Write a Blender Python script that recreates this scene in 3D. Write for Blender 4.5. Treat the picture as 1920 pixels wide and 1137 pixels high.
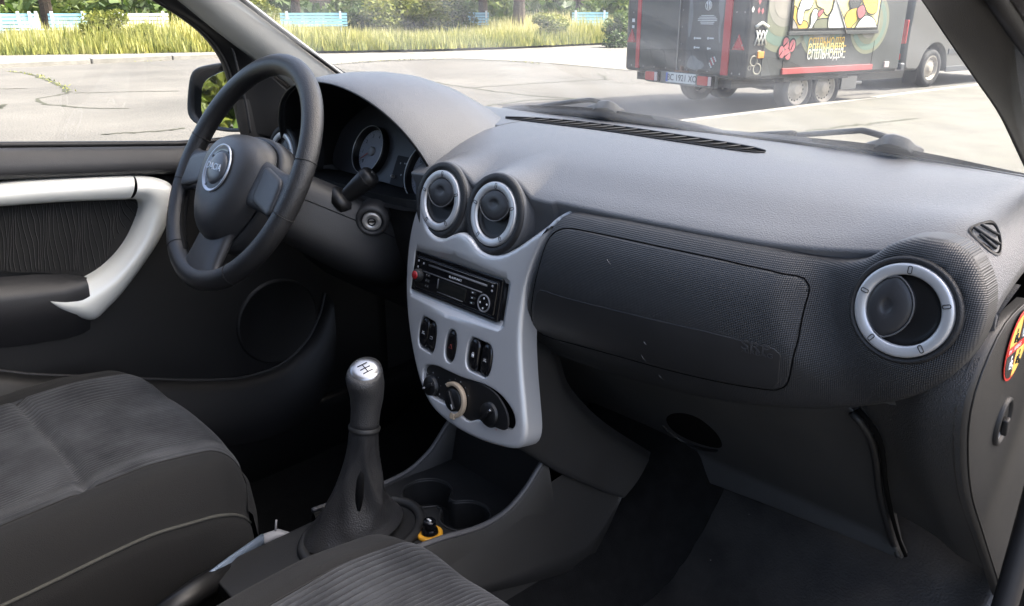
import bpy, bmesh, math, random
import numpy as np
from mathutils import Vector, Matrix
from math import sin, cos, radians, pi, sqrt
random.seed(7); rng = np.random.default_rng(7)
S = bpy.context.scene
COL = S.collection
for o in list(bpy.data.objects): bpy.data.objects.remove(o)

# ---------------------------------------------------------------- camera
CAM = np.array([0.8104, -0.6540, 0.8546]); YAW, PITCH, ROLL, FPX = 0.8157, 0.3528, -0.0025, 1479.9
PW, PH = 1920.0, 1137.0
_F = np.array([-sin(YAW)*cos(PITCH), cos(YAW)*cos(PITCH), -sin(PITCH)])
_r = np.array([cos(YAW), sin(YAW), 0.0]); _u = np.cross(_r, _F)
_R = _r*cos(ROLL)+_u*sin(ROLL); _U = -_r*sin(ROLL)+_u*cos(ROLL)
cd = bpy.data.cameras.new('camera'); cam = bpy.data.objects.new('camera', cd); COL.objects.link(cam)
cd.sensor_fit = 'HORIZONTAL'; cd.sensor_width = 36; cd.lens = FPX/PW*36; cd.clip_start = 0.02; cd.clip_end = 600
M = Matrix.Identity(4)
for i in range(3):
    M[i][0], M[i][1], M[i][2], M[i][3] = _R[i], _U[i], -_F[i], CAM[i]
cam.matrix_world = M
S.camera = cam

# ---------------------------------------------------------------- sky, sun, exposure
SUN_AZ, SUN_EL = radians(32), radians(54)        # azimuth measured from +Y (ahead of the car) towards +X
w = bpy.data.worlds.new('World'); S.world = w; w.use_nodes = True
nt = w.node_tree; bg = nt.nodes['Background']
sky = nt.nodes.new('ShaderNodeTexSky'); sky.sky_type = 'NISHITA'; sky.sun_disc = False
sky.sun_elevation = SUN_EL; sky.sun_rotation = SUN_AZ; sky.air_density = 0.75; sky.dust_density = 6.0; sky.ozone_density = 0.0
nt.links.new(sky.outputs[0], bg.inputs[0]); bg.inputs[1].default_value = 0.15
sl = bpy.data.lights.new('sun', 'SUN'); sl.energy = 3.0; sl.angle = radians(0.5); sl.color = (1.0, 0.93, 0.82)
so = bpy.data.objects.new('sun', sl); COL.objects.link(so)
sd = Vector((sin(SUN_AZ)*cos(SUN_EL), cos(SUN_AZ)*cos(SUN_EL), sin(SUN_EL)))
so.rotation_euler = sd.to_track_quat('Z', 'Y').to_euler(); so.location = (4, 6, 12)
S.view_settings.view_transform = 'Standard'; S.view_settings.look = 'None'
S.view_settings.gamma = 1.0; S.view_settings.use_curve_mapping = False
S.view_settings.exposure = 2.35
S.render.engine = 'CYCLES'
S.cycles.max_bounces = 8; S.cycles.transparent_max_bounces = 16
S.cycles.caustics_reflective = False; S.cycles.caustics_refractive = False
S.cycles.sample_clamp_indirect = 6.0

# ---------------------------------------------------------------- pixel -> place helpers
V3 = lambda *a: np.array(a, float)
def ray(x, y): return _F+_R*(x-PW/2)/FPX-_U*(y-PH/2)/FPX
def onP(x, y, o, n):
    d = ray(x, y); o = np.asarray(o, float); n = np.asarray(n, float)
    return CAM+d*(((o-CAM)@n)/(d@n))
def onX(x, y, X): return onP(x, y, (X, 0, 0), (1, 0, 0))
def onY(x, y, Y): return onP(x, y, (0, Y, 0), (0, 1, 0))
def onZ(x, y, Z): return onP(x, y, (0, 0, Z), (0, 0, 1))
def onS(x, y, fy, y0=0.02):
    """first meeting of a sight line with a surface y = fy(x, z)"""
    Y = y0
    for _ in range(40):
        p = onY(x, y, Y); Y = 0.5*Y+0.5*fy(p[0], p[2])
    return onY(x, y, Y)
def sm(t): t = np.clip(t, 0, 1); return t*t*(3-2*t)
def interp(v, pts):
    xs, ys = zip(*pts); return float(np.interp(v, xs, ys))
def smooth_interp(v, pts):
    xs, ys = zip(*pts)
    if v <= xs[0]: return ys[0]
    if v >= xs[-1]: return ys[-1]
    i = int(np.searchsorted(xs, v))-1
    m = []
    for k in (i, i+1):
        if k == 0: m.append((ys[1]-ys[0])/(xs[1]-xs[0]))
        elif k == len(xs)-1: m.append((ys[-1]-ys[-2])/(xs[-1]-xs[-2]))
        else: m.append((ys[k+1]-ys[k-1])/(xs[k+1]-xs[k-1]))
    h = xs[i+1]-xs[i]; t = (v-xs[i])/h
    return (2*t**3-3*t*t+1)*ys[i]+(t**3-2*t*t+t)*h*m[0]+(-2*t**3+3*t*t)*ys[i+1]+(t**3-t*t)*h*m[1]

# ---------------------------------------------------------------- curve helpers
def resample(P, n, closed=False, curve=True):
    P = np.asarray(P, float)
    if closed: P = np.vstack([P, P[:1]])
    if curve and len(P) > 2:
        Q = []; N = len(P)
        for i in range(N-1):
            p1, p2 = P[i], P[i+1]
            p0 = P[i-1] if i > 0 else (P[-2] if closed else 2*p1-p2)
            p3 = P[i+2] if i+2 < N else (P[1] if closed else 2*p2-p1)
            for t in np.linspace(0, 1, 12, endpoint=False):
                Q.append(0.5*((2*p1)+(-p0+p2)*t+(2*p0-5*p1+4*p2-p3)*t*t+(-p0+3*p1-3*p2+p3)*t**3))
        Q.append(P[-1]); P = np.array(Q)
    L = np.r_[0, np.cumsum(np.linalg.norm(np.diff(P, axis=0), axis=1))]
    t = np.linspace(0, L[-1], n+1)[:-1] if closed else np.linspace(0, L[-1], n)
    return np.stack([np.interp(t, L, P[:, k]) for k in range(P.shape[1])], 1)
def round_rect(hw, hh, r, n=6, cx=0, cy=0):
    out = []
    for qx, qy, a0 in ((1, 1, 0), (-1, 1, 90), (-1, -1, 180), (1, -1, 270)):
        for k in range(n+1):
            a = radians(a0+90*k/n)
            out.append((cx+qx*(hw-r)+r*cos(a), cy+qy*(hh-r)+r*sin(a)))
    return np.array(out)
def circle(r, n=40, cx=0, cy=0, sx=1, sy=1):
    a = np.linspace(0, 2*pi, n, endpoint=False); return np.stack([cx+r*sx*np.cos(a), cy+r*sy*np.sin(a)], 1)
def area2(P): x, y = P[:, 0], P[:, 1]; return 0.5*np.sum(x*np.roll(y, -1)-np.roll(x, -1)*y)
def inset(P, d):
    """offset a closed loop inwards by d"""
    P = np.asarray(P, float); s = 1 if area2(P) > 0 else -1
    a, b = np.roll(P, 1, 0), np.roll(P, -1, 0); t = b-a
    t /= np.maximum(np.linalg.norm(t, axis=1, keepdims=True), 1e-9)
    return P+s*d*np.stack([-t[:, 1], t[:, 0]], 1)
class Frame:
    def __init__(s, o, x, y):
        s.o = np.asarray(o, float); s.x = np.asarray(x, float)/np.linalg.norm(x)
        y = np.asarray(y, float); y = y-(y@s.x)*s.x; s.y = y/np.linalg.norm(y); s.z = np.cross(s.x, s.y)
    def P(s, u, v, w=0.0): return s.o+s.x*u+s.y*v+s.z*w
    def L(s, P2, w=0.0): return np.array([s.P(p[0], p[1], w) for p in P2])
    def cast(s, x, y, w=0.0):
        o = s.o+s.z*w; q = onP(x, y, o, s.z)-o; return q@s.x, q@s.y
    def casts(s, pts, w=0.0): return np.array([s.cast(*p, w) for p in pts])
    def at(s, u, v, w=0.0): f = Frame(s.P(u, v, w), s.x, s.y); return f

# ---------------------------------------------------------------- object helpers
ROOT = {}
def tag(o, label=None, cat=None, group=None, kind=None):
    if label: o['label'] = label
    if cat: o['category'] = cat
    if group: o['group'] = group
    if kind: o['kind'] = kind
    return o
def thing(name, label, cat, loc=(0, 0, 0), group=None):
    e = bpy.data.objects.new(name, None); COL.objects.link(e); e.location = loc; e.empty_display_size = 0.05
    ROOT[e.name] = np.array(loc, float); return tag(e, label, cat, group)
def base_of(o):
    while o.parent: o = o.parent
    return ROOT.get(o.name, np.zeros(3))
def mk(name, V, Fc, mat, parent=None, smooth=True, bevel=0, subsurf=0, solid=0, wn=False, mats=None, fmat=None, auto=None, off=-1):
    V = np.asarray(V, float)
    if parent is not None: V = V-base_of(parent)
    me = bpy.data.meshes.new(name); me.from_pydata(V.tolist(), [], [list(map(int, f)) for f in Fc]); me.update()
    for m in (mats or [mat]): me.materials.append(m)
    if fmat is not None: me.polygons.foreach_set('material_index', list(fmat))
    bm = bmesh.new(); bm.from_mesh(me); bmesh.ops.recalc_face_normals(bm, faces=bm.faces); bm.to_mesh(me); bm.free()
    if smooth: me.polygons.foreach_set('use_smooth', [True]*len(me.polygons))
    o = bpy.data.objects.new(name, me); COL.objects.link(o)
    if parent is not None: o.parent = parent
    if solid:
        m = o.modifiers.new('thick', 'SOLIDIFY'); m.thickness = solid; m.offset = off
    if bevel:
        m = o.modifiers.new('bev', 'BEVEL'); m.width = bevel; m.segments = 2; m.limit_method = 'ANGLE'; m.angle_limit = radians(40)
    if subsurf:
        m = o.modifiers.new('sub', 'SUBSURF'); m.levels = subsurf; m.render_levels = subsurf
    if auto and smooth: me.set_sharp_from_angle(angle=radians(auto))
    if wn:
        m = o.modifiers.new('wn', 'WEIGHTED_NORMAL'); m.keep_sharp = True
    return o
def grid_faces(nr, nc, closed=False, off=0):
    F = []
    for i in range(nr-1):
        for j in range(nc if closed else nc-1):
            a = off+i*nc+j; b = off+i*nc+(j+1) % nc; F.append((a, b, b+nc, a+nc))
    return F
def loft(name, rows, mat, parent=None, closed=False, cap=False, **k):
    rows = [np.asarray(r, float) for r in rows]; nc = len(rows[0]); F = grid_faces(len(rows), nc, closed)
    if cap: F.append(tuple(range(nc))[::-1]); F.append(tuple(range((len(rows)-1)*nc, len(rows)*nc)))
    return mk(name, np.vstack(rows), F, mat, parent, **k)
class MB:
    """collects shapes that make up ONE part"""
    def __init__(s): s.V = []; s.F = []; s.I = []
    def add(s, V, F, mi=0):
        o = len(s.V); s.V.extend([tuple(v) for v in V]); s.F.extend([tuple(i+o for i in f) for f in F]); s.I.extend([mi]*len(F)); return s
    def loft(s, rows, closed=False, cap=False, mi=0):
        rows = [np.asarray(r, float) for r in rows]; nc = len(rows[0]); F = grid_faces(len(rows), nc, closed)
        if cap: F.append(tuple(range(nc))[::-1]); F.append(tuple(range((len(rows)-1)*nc, len(rows)*nc)))
        return s.add(np.vstack(rows), F, mi)
    def tube(s, path, r, n=8, sx=1.0, up=None, cap=True, closed=False, mi=0):
        P = np.asarray(path, float); N = len(P); rr = np.full(N, r, float) if np.isscalar(r) else np.asarray(r, float)
        if closed: T = np.roll(P, -1, 0)-np.roll(P, 1, 0)
        else: T = np.gradient(P, axis=0)
        T /= np.linalg.norm(T, axis=1, keepdims=True)
        u = np.array(up if up is not None else ((0, 0, 1) if abs(T[0][2]) < .9 else (1, 0, 0)), float); rows = []
        for i in range(N):
            a = u-(u@T[i])*T[i]; a /= np.linalg.norm(a); b = np.cross(T[i], a)
            if up is None: u = a
            th = np.linspace(0, 2*pi, n, endpoint=False)
            rows.append(P[i]+rr[i]*(np.cos(th)[:, None]*a+np.sin(th)[:, None]*b*sx))
        if closed: rows.append(rows[0]); return s.loft(rows, True, False, mi)
        return s.loft(rows, True, cap, mi)
    def box(s, c, h, ax=None, mi=0):
        c = np.asarray(c, float); A = np.eye(3) if ax is None else np.asarray(ax, float)
        V = [c+A[0]*h[0]*i+A[1]*h[1]*j+A[2]*h[2]*k for i in (-1, 1) for j in (-1, 1) for k in (-1, 1)]
        return s.add(V, [(0, 1, 3, 2), (4, 6, 7, 5), (0, 4, 5, 1), (2, 3, 7, 6), (0, 2, 6, 4), (1, 5, 7, 3)], mi)
    def lathe(s, fr, prof, n=48, mi=0, cap=False):
        rows = [fr.L(circle(r, n), h) for r, h in prof]; return s.loft(rows, True, cap, mi)
    def build(s, name, mat, parent=None, **k):
        return mk(name, s.V, s.F, mat, parent, fmat=s.I, **k)
def tri_fill(loops):
    """triangulate loops[0] minus the holes loops[1:] (all 2D) -> verts2d, tris"""
    bm = bmesh.new()
    for L in loops:
        vs = [bm.verts.new((p[0], p[1], 0)) for p in L]
        for i in range(len(vs)): bm.edges.new((vs[i], vs[(i+1) % len(vs)]))
    bmesh.ops.triangle_fill(bm, use_beauty=True, use_dissolve=False, edges=bm.edges[:], normal=(0, 0, 1))
    bm.verts.index_update(); V = [(v.co.x, v.co.y) for v in bm.verts]; F = [[v.index for v in f.verts] for f in bm.faces]; bm.free()
    return V, F
def plate(name, fr, outer, holes, mat, parent, thick=.01, rim=.003, hole_depth=.01, hole_rim=.002, bow=None, step=.008, **k):
    """flat or bowed plate with rounded rim and real openings, on a frame (z = towards the viewer)"""
    from mathutils.geometry import delaunay_2d_cdt
    bow = bow or (lambda u, v: 0.0)
    mb = MB(); top = inset(outer, rim); hs = [inset(h, -hole_rim) for h in holes]
    def ins(p, Q):
        x, y = p; c = False; j = len(Q)-1
        for i in range(len(Q)):
            if (Q[i][1] > y) != (Q[j][1] > y) and x < (Q[j][0]-Q[i][0])*(y-Q[i][1])/(Q[j][1]-Q[i][1])+Q[i][0]: c = not c
            j = i
        return c
    P = []; E_ = []
    for L in [top]+hs:
        o = len(P); P += [tuple(p) for p in L]; E_ += [(o+i, o+(i+1) % len(L)) for i in range(len(L))]
    mn, mx = top.min(0), top.max(0); t2 = inset(top, step*.4); h2 = [inset(h, -step*.4) for h in hs]
    for iy, yy in enumerate(np.arange(mn[1], mx[1], step*.87)):
        for xx in np.arange(mn[0]+(iy % 2)*step/2, mx[0], step):
            if ins((xx, yy), t2) and not any(ins((xx, yy), h) for h in h2): P.append((xx, yy))
    vo, eo, fo, *_ = delaunay_2d_cdt([Vector(p) for p in P], E_, [], 1, 1e-7)
    V = [(v.x, v.y) for v in vo]; F = []
    for f in fo:
        c = np.mean([V[i] for i in f], 0)
        if ins(c, top) and not any(ins(c, h) for h in hs): F.append(list(f))
    mb.add([fr.P(u, v, bow(u, v)) for u, v in V], F)
    def ring(L, seq):
        mb.loft([[fr.P(p[0], p[1], bow(p[0], p[1])+wz) for p in inset(L, d)] for d, wz in seq], True)
    ring(outer, [(rim, 0), (rim*.6, -rim*.08), (rim*.3, -rim*.25), (rim*.08, -rim*.55), (0, -rim), (0, -thick)])
    for h in holes: ring(h, [(-hole_rim, 0), (-hole_rim*.3, -hole_rim*.3), (0, -hole_rim), (0, -hole_depth)])
    o = mb.build(name, mat, parent, wn=True, **k)
    bm = bmesh.new(); bm.from_mesh(o.data); bmesh.ops.remove_doubles(bm, verts=bm.verts, dist=1e-5); bmesh.ops.recalc_face_normals(bm, faces=bm.faces); bm.to_mesh(o.data); bm.free()
    return o
def slab(name, fr, outer, mat, parent, thick=.003, rim=.001, w=0.0, **k):
    mb = MB(); o2 = inset(outer, rim)
    V, F = tri_fill([o2]); mb.add([fr.P(u, v, w+thick) for u, v in V], F)
    rows = [fr.L(inset(outer, d), w+h) for d, h in ((rim, thick), (rim*.3, thick-rim*.3), (0, thick-rim), (0, 0))]
    mb.loft(rows, True)
    o = mb.build(name, mat, parent, wn=True, **k)
    bm = bmesh.new(); bm.from_mesh(o.data); bmesh.ops.remove_doubles(bm, verts=bm.verts, dist=1e-6); bmesh.ops.recalc_face_normals(bm, faces=bm.faces); bm.to_mesh(o.data); bm.free()
    return o
def text(name, s, fr, size, mat, parent, depth=.0004, align='CENTER', shear=0, sx=1.0):
    c = bpy.data.curves.new(name, 'FONT'); c.body = s; c.size = size; c.align_x = align; c.align_y = 'CENTER'; c.extrude = depth/2; c.shear = shear; c.resolution_u = 3
    t = bpy.data.objects.new(name+'_tmp', c); COL.objects.link(t)
    me = bpy.data.meshes.new_from_object(t.evaluated_get(bpy.context.evaluated_depsgraph_get()))
    bpy.data.objects.remove(t)
    V = [fr.P(v.co.x*sx, v.co.y, v.co.z+depth/2) for v in me.vertices]; F = [list(p.vertices) for p in me.polygons]
    bpy.data.meshes.remove(me)
    return mk(name, V, F, mat, parent, smooth=False)
def strip(name, A, B, mat, parent, bulge=(0, 0, 0), n=40, m=8, depth=None, curve=True, power=1.0, **k):
    """surface between two edge curves, swelling along bulge; optional edge return along depth"""
    A = resample(A, n, curve=curve); B = resample(B, n, curve=curve); bulge = np.asarray(bulge, float); rows = []
    if depth is not None: rows.append(A+np.asarray(depth, float))
    for t in np.linspace(0, 1, m): rows.append(A*(1-t)+B*t+bulge*(sin(pi*t)**power))
    if depth is not None: rows.append(B+np.asarray(depth, float))
    return loft(name, rows, mat, parent, **k)

# ---------------------------------------------------------------- materials
MATS = {}
def mat(name, col, rough=.5, metal=0, spec=.5, bump=0, bscale=200, var=0, vscale=20, coat=0, col2=None, sheen=0, btype='noise', trans=0, alpha=1):
    m = bpy.data.materials.new(name); m.use_nodes = True; nt = m.node_tree; b = nt.nodes['Principled BSDF']
    b.inputs['Base Color'].default_value = (*col, 1); b.inputs['Roughness'].default_value = rough; b.inputs['Metallic'].default_value = metal
    b.inputs['Specular IOR Level'].default_value = spec
    if coat: b.inputs['Coat Weight'].default_value = coat; b.inputs['Coat Roughness'].default_value = .08
    if sheen: b.inputs['Sheen Weight'].default_value = sheen; b.inputs['Sheen Roughness'].default_value = .5
    tc = nt.nodes.new('ShaderNodeTexCoord')
    if bump:
        if btype == 'voronoi':
            t = nt.nodes.new('ShaderNodeTexVoronoi'); t.inputs['Scale'].default_value = bscale; out = t.outputs['Distance']
        else:
            t = nt.nodes.new('ShaderNodeTexNoise'); t.inputs['Scale'].default_value = bscale; t.inputs['Detail'].default_value = 3; out = t.outputs['Fac']
        nt.links.new(tc.outputs['Object'], t.inputs['Vector'])
        bn = nt.nodes.new('ShaderNodeBump'); bn.inputs['Strength'].default_value = bump; bn.inputs['Distance'].default_value = 1.0/bscale
        nt.links.new(out, bn.inputs['Height']); nt.links.new(bn.outputs[0], b.inputs['Normal'])
    if var:
        t = nt.nodes.new('ShaderNodeTexNoise'); t.inputs['Scale'].default_value = vscale; t.inputs['Detail'].default_value = 6; t.inputs['Roughness'].default_value = .6
        nt.links.new(tc.outputs['Object'], t.inputs['Vector'])
        r = nt.nodes.new('ShaderNodeValToRGB'); c2 = col2 or tuple(min(1, c*(1+var)) for c in col); c1 = tuple(c*(1-var) for c in col) if not col2 else col
        r.color_ramp.elements[0].position = .3; r.color_ramp.elements[1].position = .7
        r.color_ramp.elements[0].color = (*c1, 1); r.color_ramp.elements[1].color = (*c2, 1)
        nt.links.new(t.outputs['Fac'], r.inputs[0]); nt.links.new(r.outputs[0], b.inputs['Base Color'])
        rr = nt.nodes.new('ShaderNodeMapRange'); rr.inputs['To Min'].default_value = max(.03, rough-.08); rr.inputs['To Max'].default_value = min(1, rough+.08)
        nt.links.new(t.outputs['Fac'], rr.inputs[0]); nt.links.new(rr.outputs[0], b.inputs['Roughness'])
    MATS[name] = m; return m
def wave_bump(m, direction, pitch, strength, two=None, dist=None):
    """regular ridges (or a dot grid when two is given) as fine relief in object space"""
    nt = m.node_tree; b = nt.nodes['Principled BSDF']; tc = nt.nodes.new('ShaderNodeTexCoord')
    def s(d):
        dp = nt.nodes.new('ShaderNodeVectorMath'); dp.operation = 'DOT_PRODUCT'; dp.inputs[1].default_value = d
        nt.links.new(tc.outputs['Object'], dp.inputs[0])
        k = nt.nodes.new('ShaderNodeMath'); k.operation = 'MULTIPLY'; k.inputs[1].default_value = 2*pi/pitch; nt.links.new(dp.outputs['Value'], k.inputs[0])
        q = nt.nodes.new('ShaderNodeMath'); q.operation = 'SINE'; nt.links.new(k.outputs[0], q.inputs[0]); return q
    h = s(direction)
    if two:
        h2 = s(two); a = nt.nodes.new('ShaderNodeMath'); a.operation = 'MULTIPLY'; nt.links.new(h.outputs[0], a.inputs[0]); nt.links.new(h2.outputs[0], a.inputs[1]); h = a
    bn = nt.nodes.new('ShaderNodeBump'); bn.inputs['Strength'].default_value = strength; bn.inputs['Distance'].default_value = dist or pitch*.3
    nt.links.new(h.outputs[0], bn.inputs['Height']); nt.links.new(bn.outputs[0], b.inputs['Normal'])
    return h
PAD = mat('dash_soft_plastic', (.108, .110, .114), .36, bump=.55, bscale=650, var=.10, vscale=9, btype='noise')
HARD = mat('hard_plastic', (.015, .015, .0152), .5, spec=.35, bump=.3, bscale=1100, var=.12, vscale=12)
HARD2 = mat('grey_hard_plastic', (.019, .019, .019), .48, spec=.4, bump=.3, bscale=1100, var=.12, vscale=12)
DARK = mat('black_plastic', (.006, .006, .0065), .45, var=.1, vscale=30)
GLOSS = mat('gloss_black', (.006, .006, .007), .16, var=.05, vscale=30)
VOID = mat('dark_void', (.003, .003, .003), .95, spec=.1)  # near-black; in recesses and slots it stands for the shade inside
FASC = mat('dotted_plastic', (.026, .027, .029), .40)
wave_bump(FASC, (1, 0, 1), .0036, .40, two=(1, 0, -1))
SMOOTHF = mat('satin_plastic', (.024, .024, .025), .44, bump=.15, bscale=900, var=.1, vscale=10)
SILVER = mat('silver_paint', (.55, .555, .56), .36, metal=.45, bump=.05, bscale=1500)
SILV2 = mat('bright_silver', (.58, .585, .59), .36, metal=.5)
CHROME = mat('chrome', (.75, .75, .76), .12, metal=1)
PEARL = mat('pearl_silver', (.80, .81, .77), .32, metal=.10, coat=.3)
LEATH = mat('wheel_leather', (.016, .016, .017), .38, bump=.28, bscale=600, var=.15, vscale=25, btype='voronoi')
HUBM = mat('hub_plastic', (.032, .033, .036), .40, bump=.3, bscale=900, var=.08, vscale=15)
CARPET = mat('carpet', (.006, .006, .006), .98, spec=.15, bump=.6, bscale=600, var=.4, vscale=40)
RUBBER = mat('rubber', (.016, .016, .016), .40, bump=.3, bscale=300, var=.35, vscale=11, col2=(.045, .042, .038))
WHITE = mat('white_print', (.75, .75, .75), .5)
GREYPR = mat('grey_print', (.30, .30, .31), .5)
RED = mat('red_print', (.55, .03, .02), .4)
# ================================================================ DASHBOARD
from mathutils.geometry import delaunay_2d_cdt
def cdt(outline, step, holes=()):
    """triangulate an outline (2D) with an even inner grid -> verts2d, tris, boundary count"""
    O = np.asarray(outline, float); n = len(O)
    mn, mx = O.min(0), O.max(0)
    def inside(p, Q):
        x, y = p; c = False; j = len(Q)-1
        for i in range(len(Q)):
            if (Q[i][1] > y) != (Q[j][1] > y) and x < (Q[j][0]-Q[i][0])*(y-Q[i][1])/(Q[j][1]-Q[i][1])+Q[i][0]: c = not c
            j = i
        return c
    I = inset(O, step*.55); pts = []
    for iy, yy in enumerate(np.arange(mn[1], mx[1], step*.87)):
        for xx in np.arange(mn[0]+(iy % 2)*step/2, mx[0], step):
            if inside((xx, yy), I): pts.append((xx, yy))
    V = [Vector(p) for p in O]+[Vector(p) for p in pts]
    E_ = [(i, (i+1) % n) for i in range(n)]
    vo, eo, fo, *_ = delaunay_2d_cdt(V, E_, [], 1, 1e-7)
    return [(v.x, v.y) for v in vo], [list(f) for f in fo], O
def patch(name, outline, fy, mat_, parent, off=.0, step=.008, rim=.0012, back=.004, **k):
    """piece lying on the surface y = fy(x, z), standing `off` proud towards the cabin, rounded rim"""
    O = resample(outline, max(60, int(len(outline)*4)), closed=True)
    I = inset(O, rim); V, F, _ = cdt(I, step); mb = MB()
    P = lambda p, d: (p[0], fy(p[0], p[1])-d, p[1])
    mb.add([P(v, off) for v in V], F)
    mb.loft([[P(p, off) for p in I], [P(p, off-rim*.4) for p in inset(O, rim*.35)], [P(p, off-rim) for p in O], [P(p, -back) for p in O]], True)
    o = mb.build(name, mat_, parent, wn=True, **k)
    bm = bmesh.new(); bm.from_mesh(o.data); bmesh.ops.remove_doubles(bm, verts=bm.verts, dist=1e-5); bmesh.ops.recalc_face_normals(bm, faces=bm.faces); bm.to_mesh(o.data); bm.free()
    return o
VX, VY, VZ = .5698, .0515, .604            # passenger air vent
def y_mid(x): return smooth_interp(x, [(-.6, .06), (-.1, .008), (.14, .008), (.30, .014), (.40, .024), (.46, .036), (.50, .047), (.54, .056), (.58, .062), (.66, .08)])
def prof(z): return smooth_interp(z, [(.42, .060), (.45, .032), (.48, .013), (.51, .002), (.54, -.004), (.575, -.003), (.60, .004), (.62, .017), (.635, .033), (.648, .055), (.67, .10)])
def yF(x, z):
    y = y_mid(x)+prof(z); d = sqrt((x-VX)**2+(z-VZ)**2)
    yv = VY+.008+.164*(z-VZ)+.22*max(0, d-.05)**2/.045-.004*math.exp(-((d-.045)/.016)**2)
    yv += .022*float(sm((.041-d)/.006))
    wv = float(sm((.118-d)/.06)); return y*(1-wv)+yv*wv
X_END = .629
EDGE = np.array([onX(px, py, X_END) for px, py in [(1920, 560), (1870, 610), (1830, 690), (1805, 770), (1800, 850), (1808, 930), (1830, 1000), (1870, 1120)]])
_eb = sorted([(float(p[2]), float(p[1])) for p in EDGE[1:]])
def yB(x, z): return smooth_interp(z, _eb)+.026*float(sm((.625-x)/.15))
dash = thing('dashboard', 'charcoal plastic dashboard with silver centre stack and round air vents', 'dashboard', (0, .2, .3))

# ---- top pad: one skin from the windscreen down to the front edge
def yw(x): return .412-.27*x*x
def yt(x): return y_mid(x)+.036
def zpad(x, y):
    d = y-yt(x)
    z = smooth_interp(d, [(-.03, .615), (0, .637), (.03, .650), (.08, .668), (.14, .680), (.21, .686), (.30, .684), (.40, .676)])
    for s in (-1, 1):                       # the two pods over the centre vents
        dx = (x-s*.056-(y-.03)*.10*0)/.055
        if abs(dx) < 1:
            zp = .604+.0545*sqrt(1-dx*dx)-.10*max(0, y-.03)
            k = .015; h = max(0, 1-abs(z-zp)/k/2); z = max(z, zp)+k*h*h*.5
    q = math.exp(-((x-VX)/.075)**2)*math.exp(-((d-.03)/.055)**2); z += .014*q
    if x > .57: t = min(1, (x-.57)/(X_END-.57+.004)); z -= .060*(1-sqrt(max(0, 1-t*t)))
    if x < -.57: t = min(1, (-x-.57)/.07); z -= .05*(1-sqrt(max(0, 1-t*t)))
    return z
def yfront(x):
    if -.565 < x < -.145: return .215
    if abs(x) <= .15: return .037
    return yt(x)-.004
xs = np.r_[np.arange(-.635, -.15, .012), np.arange(-.15, .16, .0035), np.arange(.16, .56, .012), np.arange(.56, X_END, .006), X_END]
rows = []
for x in xs:
    y0, y1 = yfront(x), yw(x)+.02; r = []
    zf = zpad(x, y0+.006)
    for dz in (.16, .10, .05, .02): r.append((x, y0+.008, zf-dz))
    r.append((x, y0+.001, zf-.006)); r.append((x, y0+.0015, zf-.0025))
    for t in np.linspace(0, 1, 60)**1.25:
        y = y0+.005+(y1-y0-.005)*t; r.append((x, y, zpad(x, y)))
    r.append((x, y1+.004, zpad(x, y1)-.03)); rows.append(np.array(r))
loft('top_pad', rows, PAD, dash, solid=.003)

# ---- body under the pad: front face, lower panel and the end towards the open door
zs = np.linspace(.60, .20, 34)
rows = [[(x, yB(x, z)+(.015 if x < .60 else 0)*sm((.60-x)/.05), z) for z in zs] for x in np.r_[np.linspace(.15, .58, 20), np.linspace(.59, X_END, 8)]]
rows = [[(p[0], p[1]+.05, .615)]+list(r) for r, p in ((r, r[0]) for r in rows)]
loft('lower_panel', rows, mat('lower_panel_plastic', (.055, .055, .055), .5, bump=.5, bscale=700, var=.12, vscale=10, btype='voronoi'), dash)
# end cap facing the open door
prof_e = resample(np.array([(p[1], p[2]) for p in EDGE]), 40)
cap_rows = []
for k, (dx, dy) in enumerate([(-.006, -.0005), (0, .002), (.003, .006), (.0045, .012), (.006, .05), (.008, .14), (.006, .30)]):
    cap_rows.append([(X_END+dx, min(p[0]+dy, .52), p[1]+.012*(k > 3)*0) for p in prof_e])
loft('end_cap', cap_rows, HARD2, dash)
mb = MB(); mb.tube([(X_END+.004, p[0]+.009, p[1]) for p in prof_e], .0012, 6); mb.build('end_cap_seam', DARK, dash)

# ---- passenger fascia with the dotted grain
ftop = [(1066, 400), (1100, 403), (1200, 418), (1400, 455), (1540, 483), (1600, 492), (1632, 482), (1668, 459), (1722, 446), (1775, 453), (1820, 482), (1847, 540)]
fbot = [(1846, 600), (1822, 660), (1775, 713), (1700, 750), (1600, 767), (1500, 770), (1400, 762), (1300, 745), (1200, 719), (1100, 690), (1020, 660), (988, 643)]
fl = [(982, 600), (988, 545), (1000, 495), (1020, 448), (1042, 415)]
fo = np.array([onS(px, py, yF)[[0, 2]] for px, py in ftop+fbot+fl])
patch('fascia_panel', fo, yF, FASC, dash, off=0, step=.009, rim=.006, back=.03)
# airbag cover
cov = [(1072, 430), (1045, 434), (1028, 452), (1012, 500), (1001, 550), (997, 590), (1003, 613), (1022, 629), (1080, 646), (1150, 665), (1300, 705), (1430, 729), (1463, 728), (1478, 712), (1492, 650), (1506, 582), (1516, 545), (1512, 530), (1494, 519), (1400, 499), (1300, 477), (1150, 445)]
co = np.array([onS(px, py, yF)[[0, 2]] for px, py in cov])
cover = patch('airbag_cover', co, yF, FASC, dash, off=.0016, step=.008, rim=.0016, back=.001)
gap = resample(inset(resample(co, 200, closed=True), -.0006), 200, closed=True)
mb = MB(); mb.tube([(p[0], yF(p[0], p[1])-.0001, p[1]) for p in gap], .0008, 6, closed=True); mb.build('cover_gap', VOID, dash)
sp = [(1014, 543), (1060, 557), (1200, 592), (1330, 622), (1440, 650), (1460, 654), (1466, 664), (1462, 700), (1458, 722), (1430, 725), (1300, 701), (1150, 661), (1080, 642), (1026, 626), (1006, 610), (1002, 590), (1006, 560)]
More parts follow.
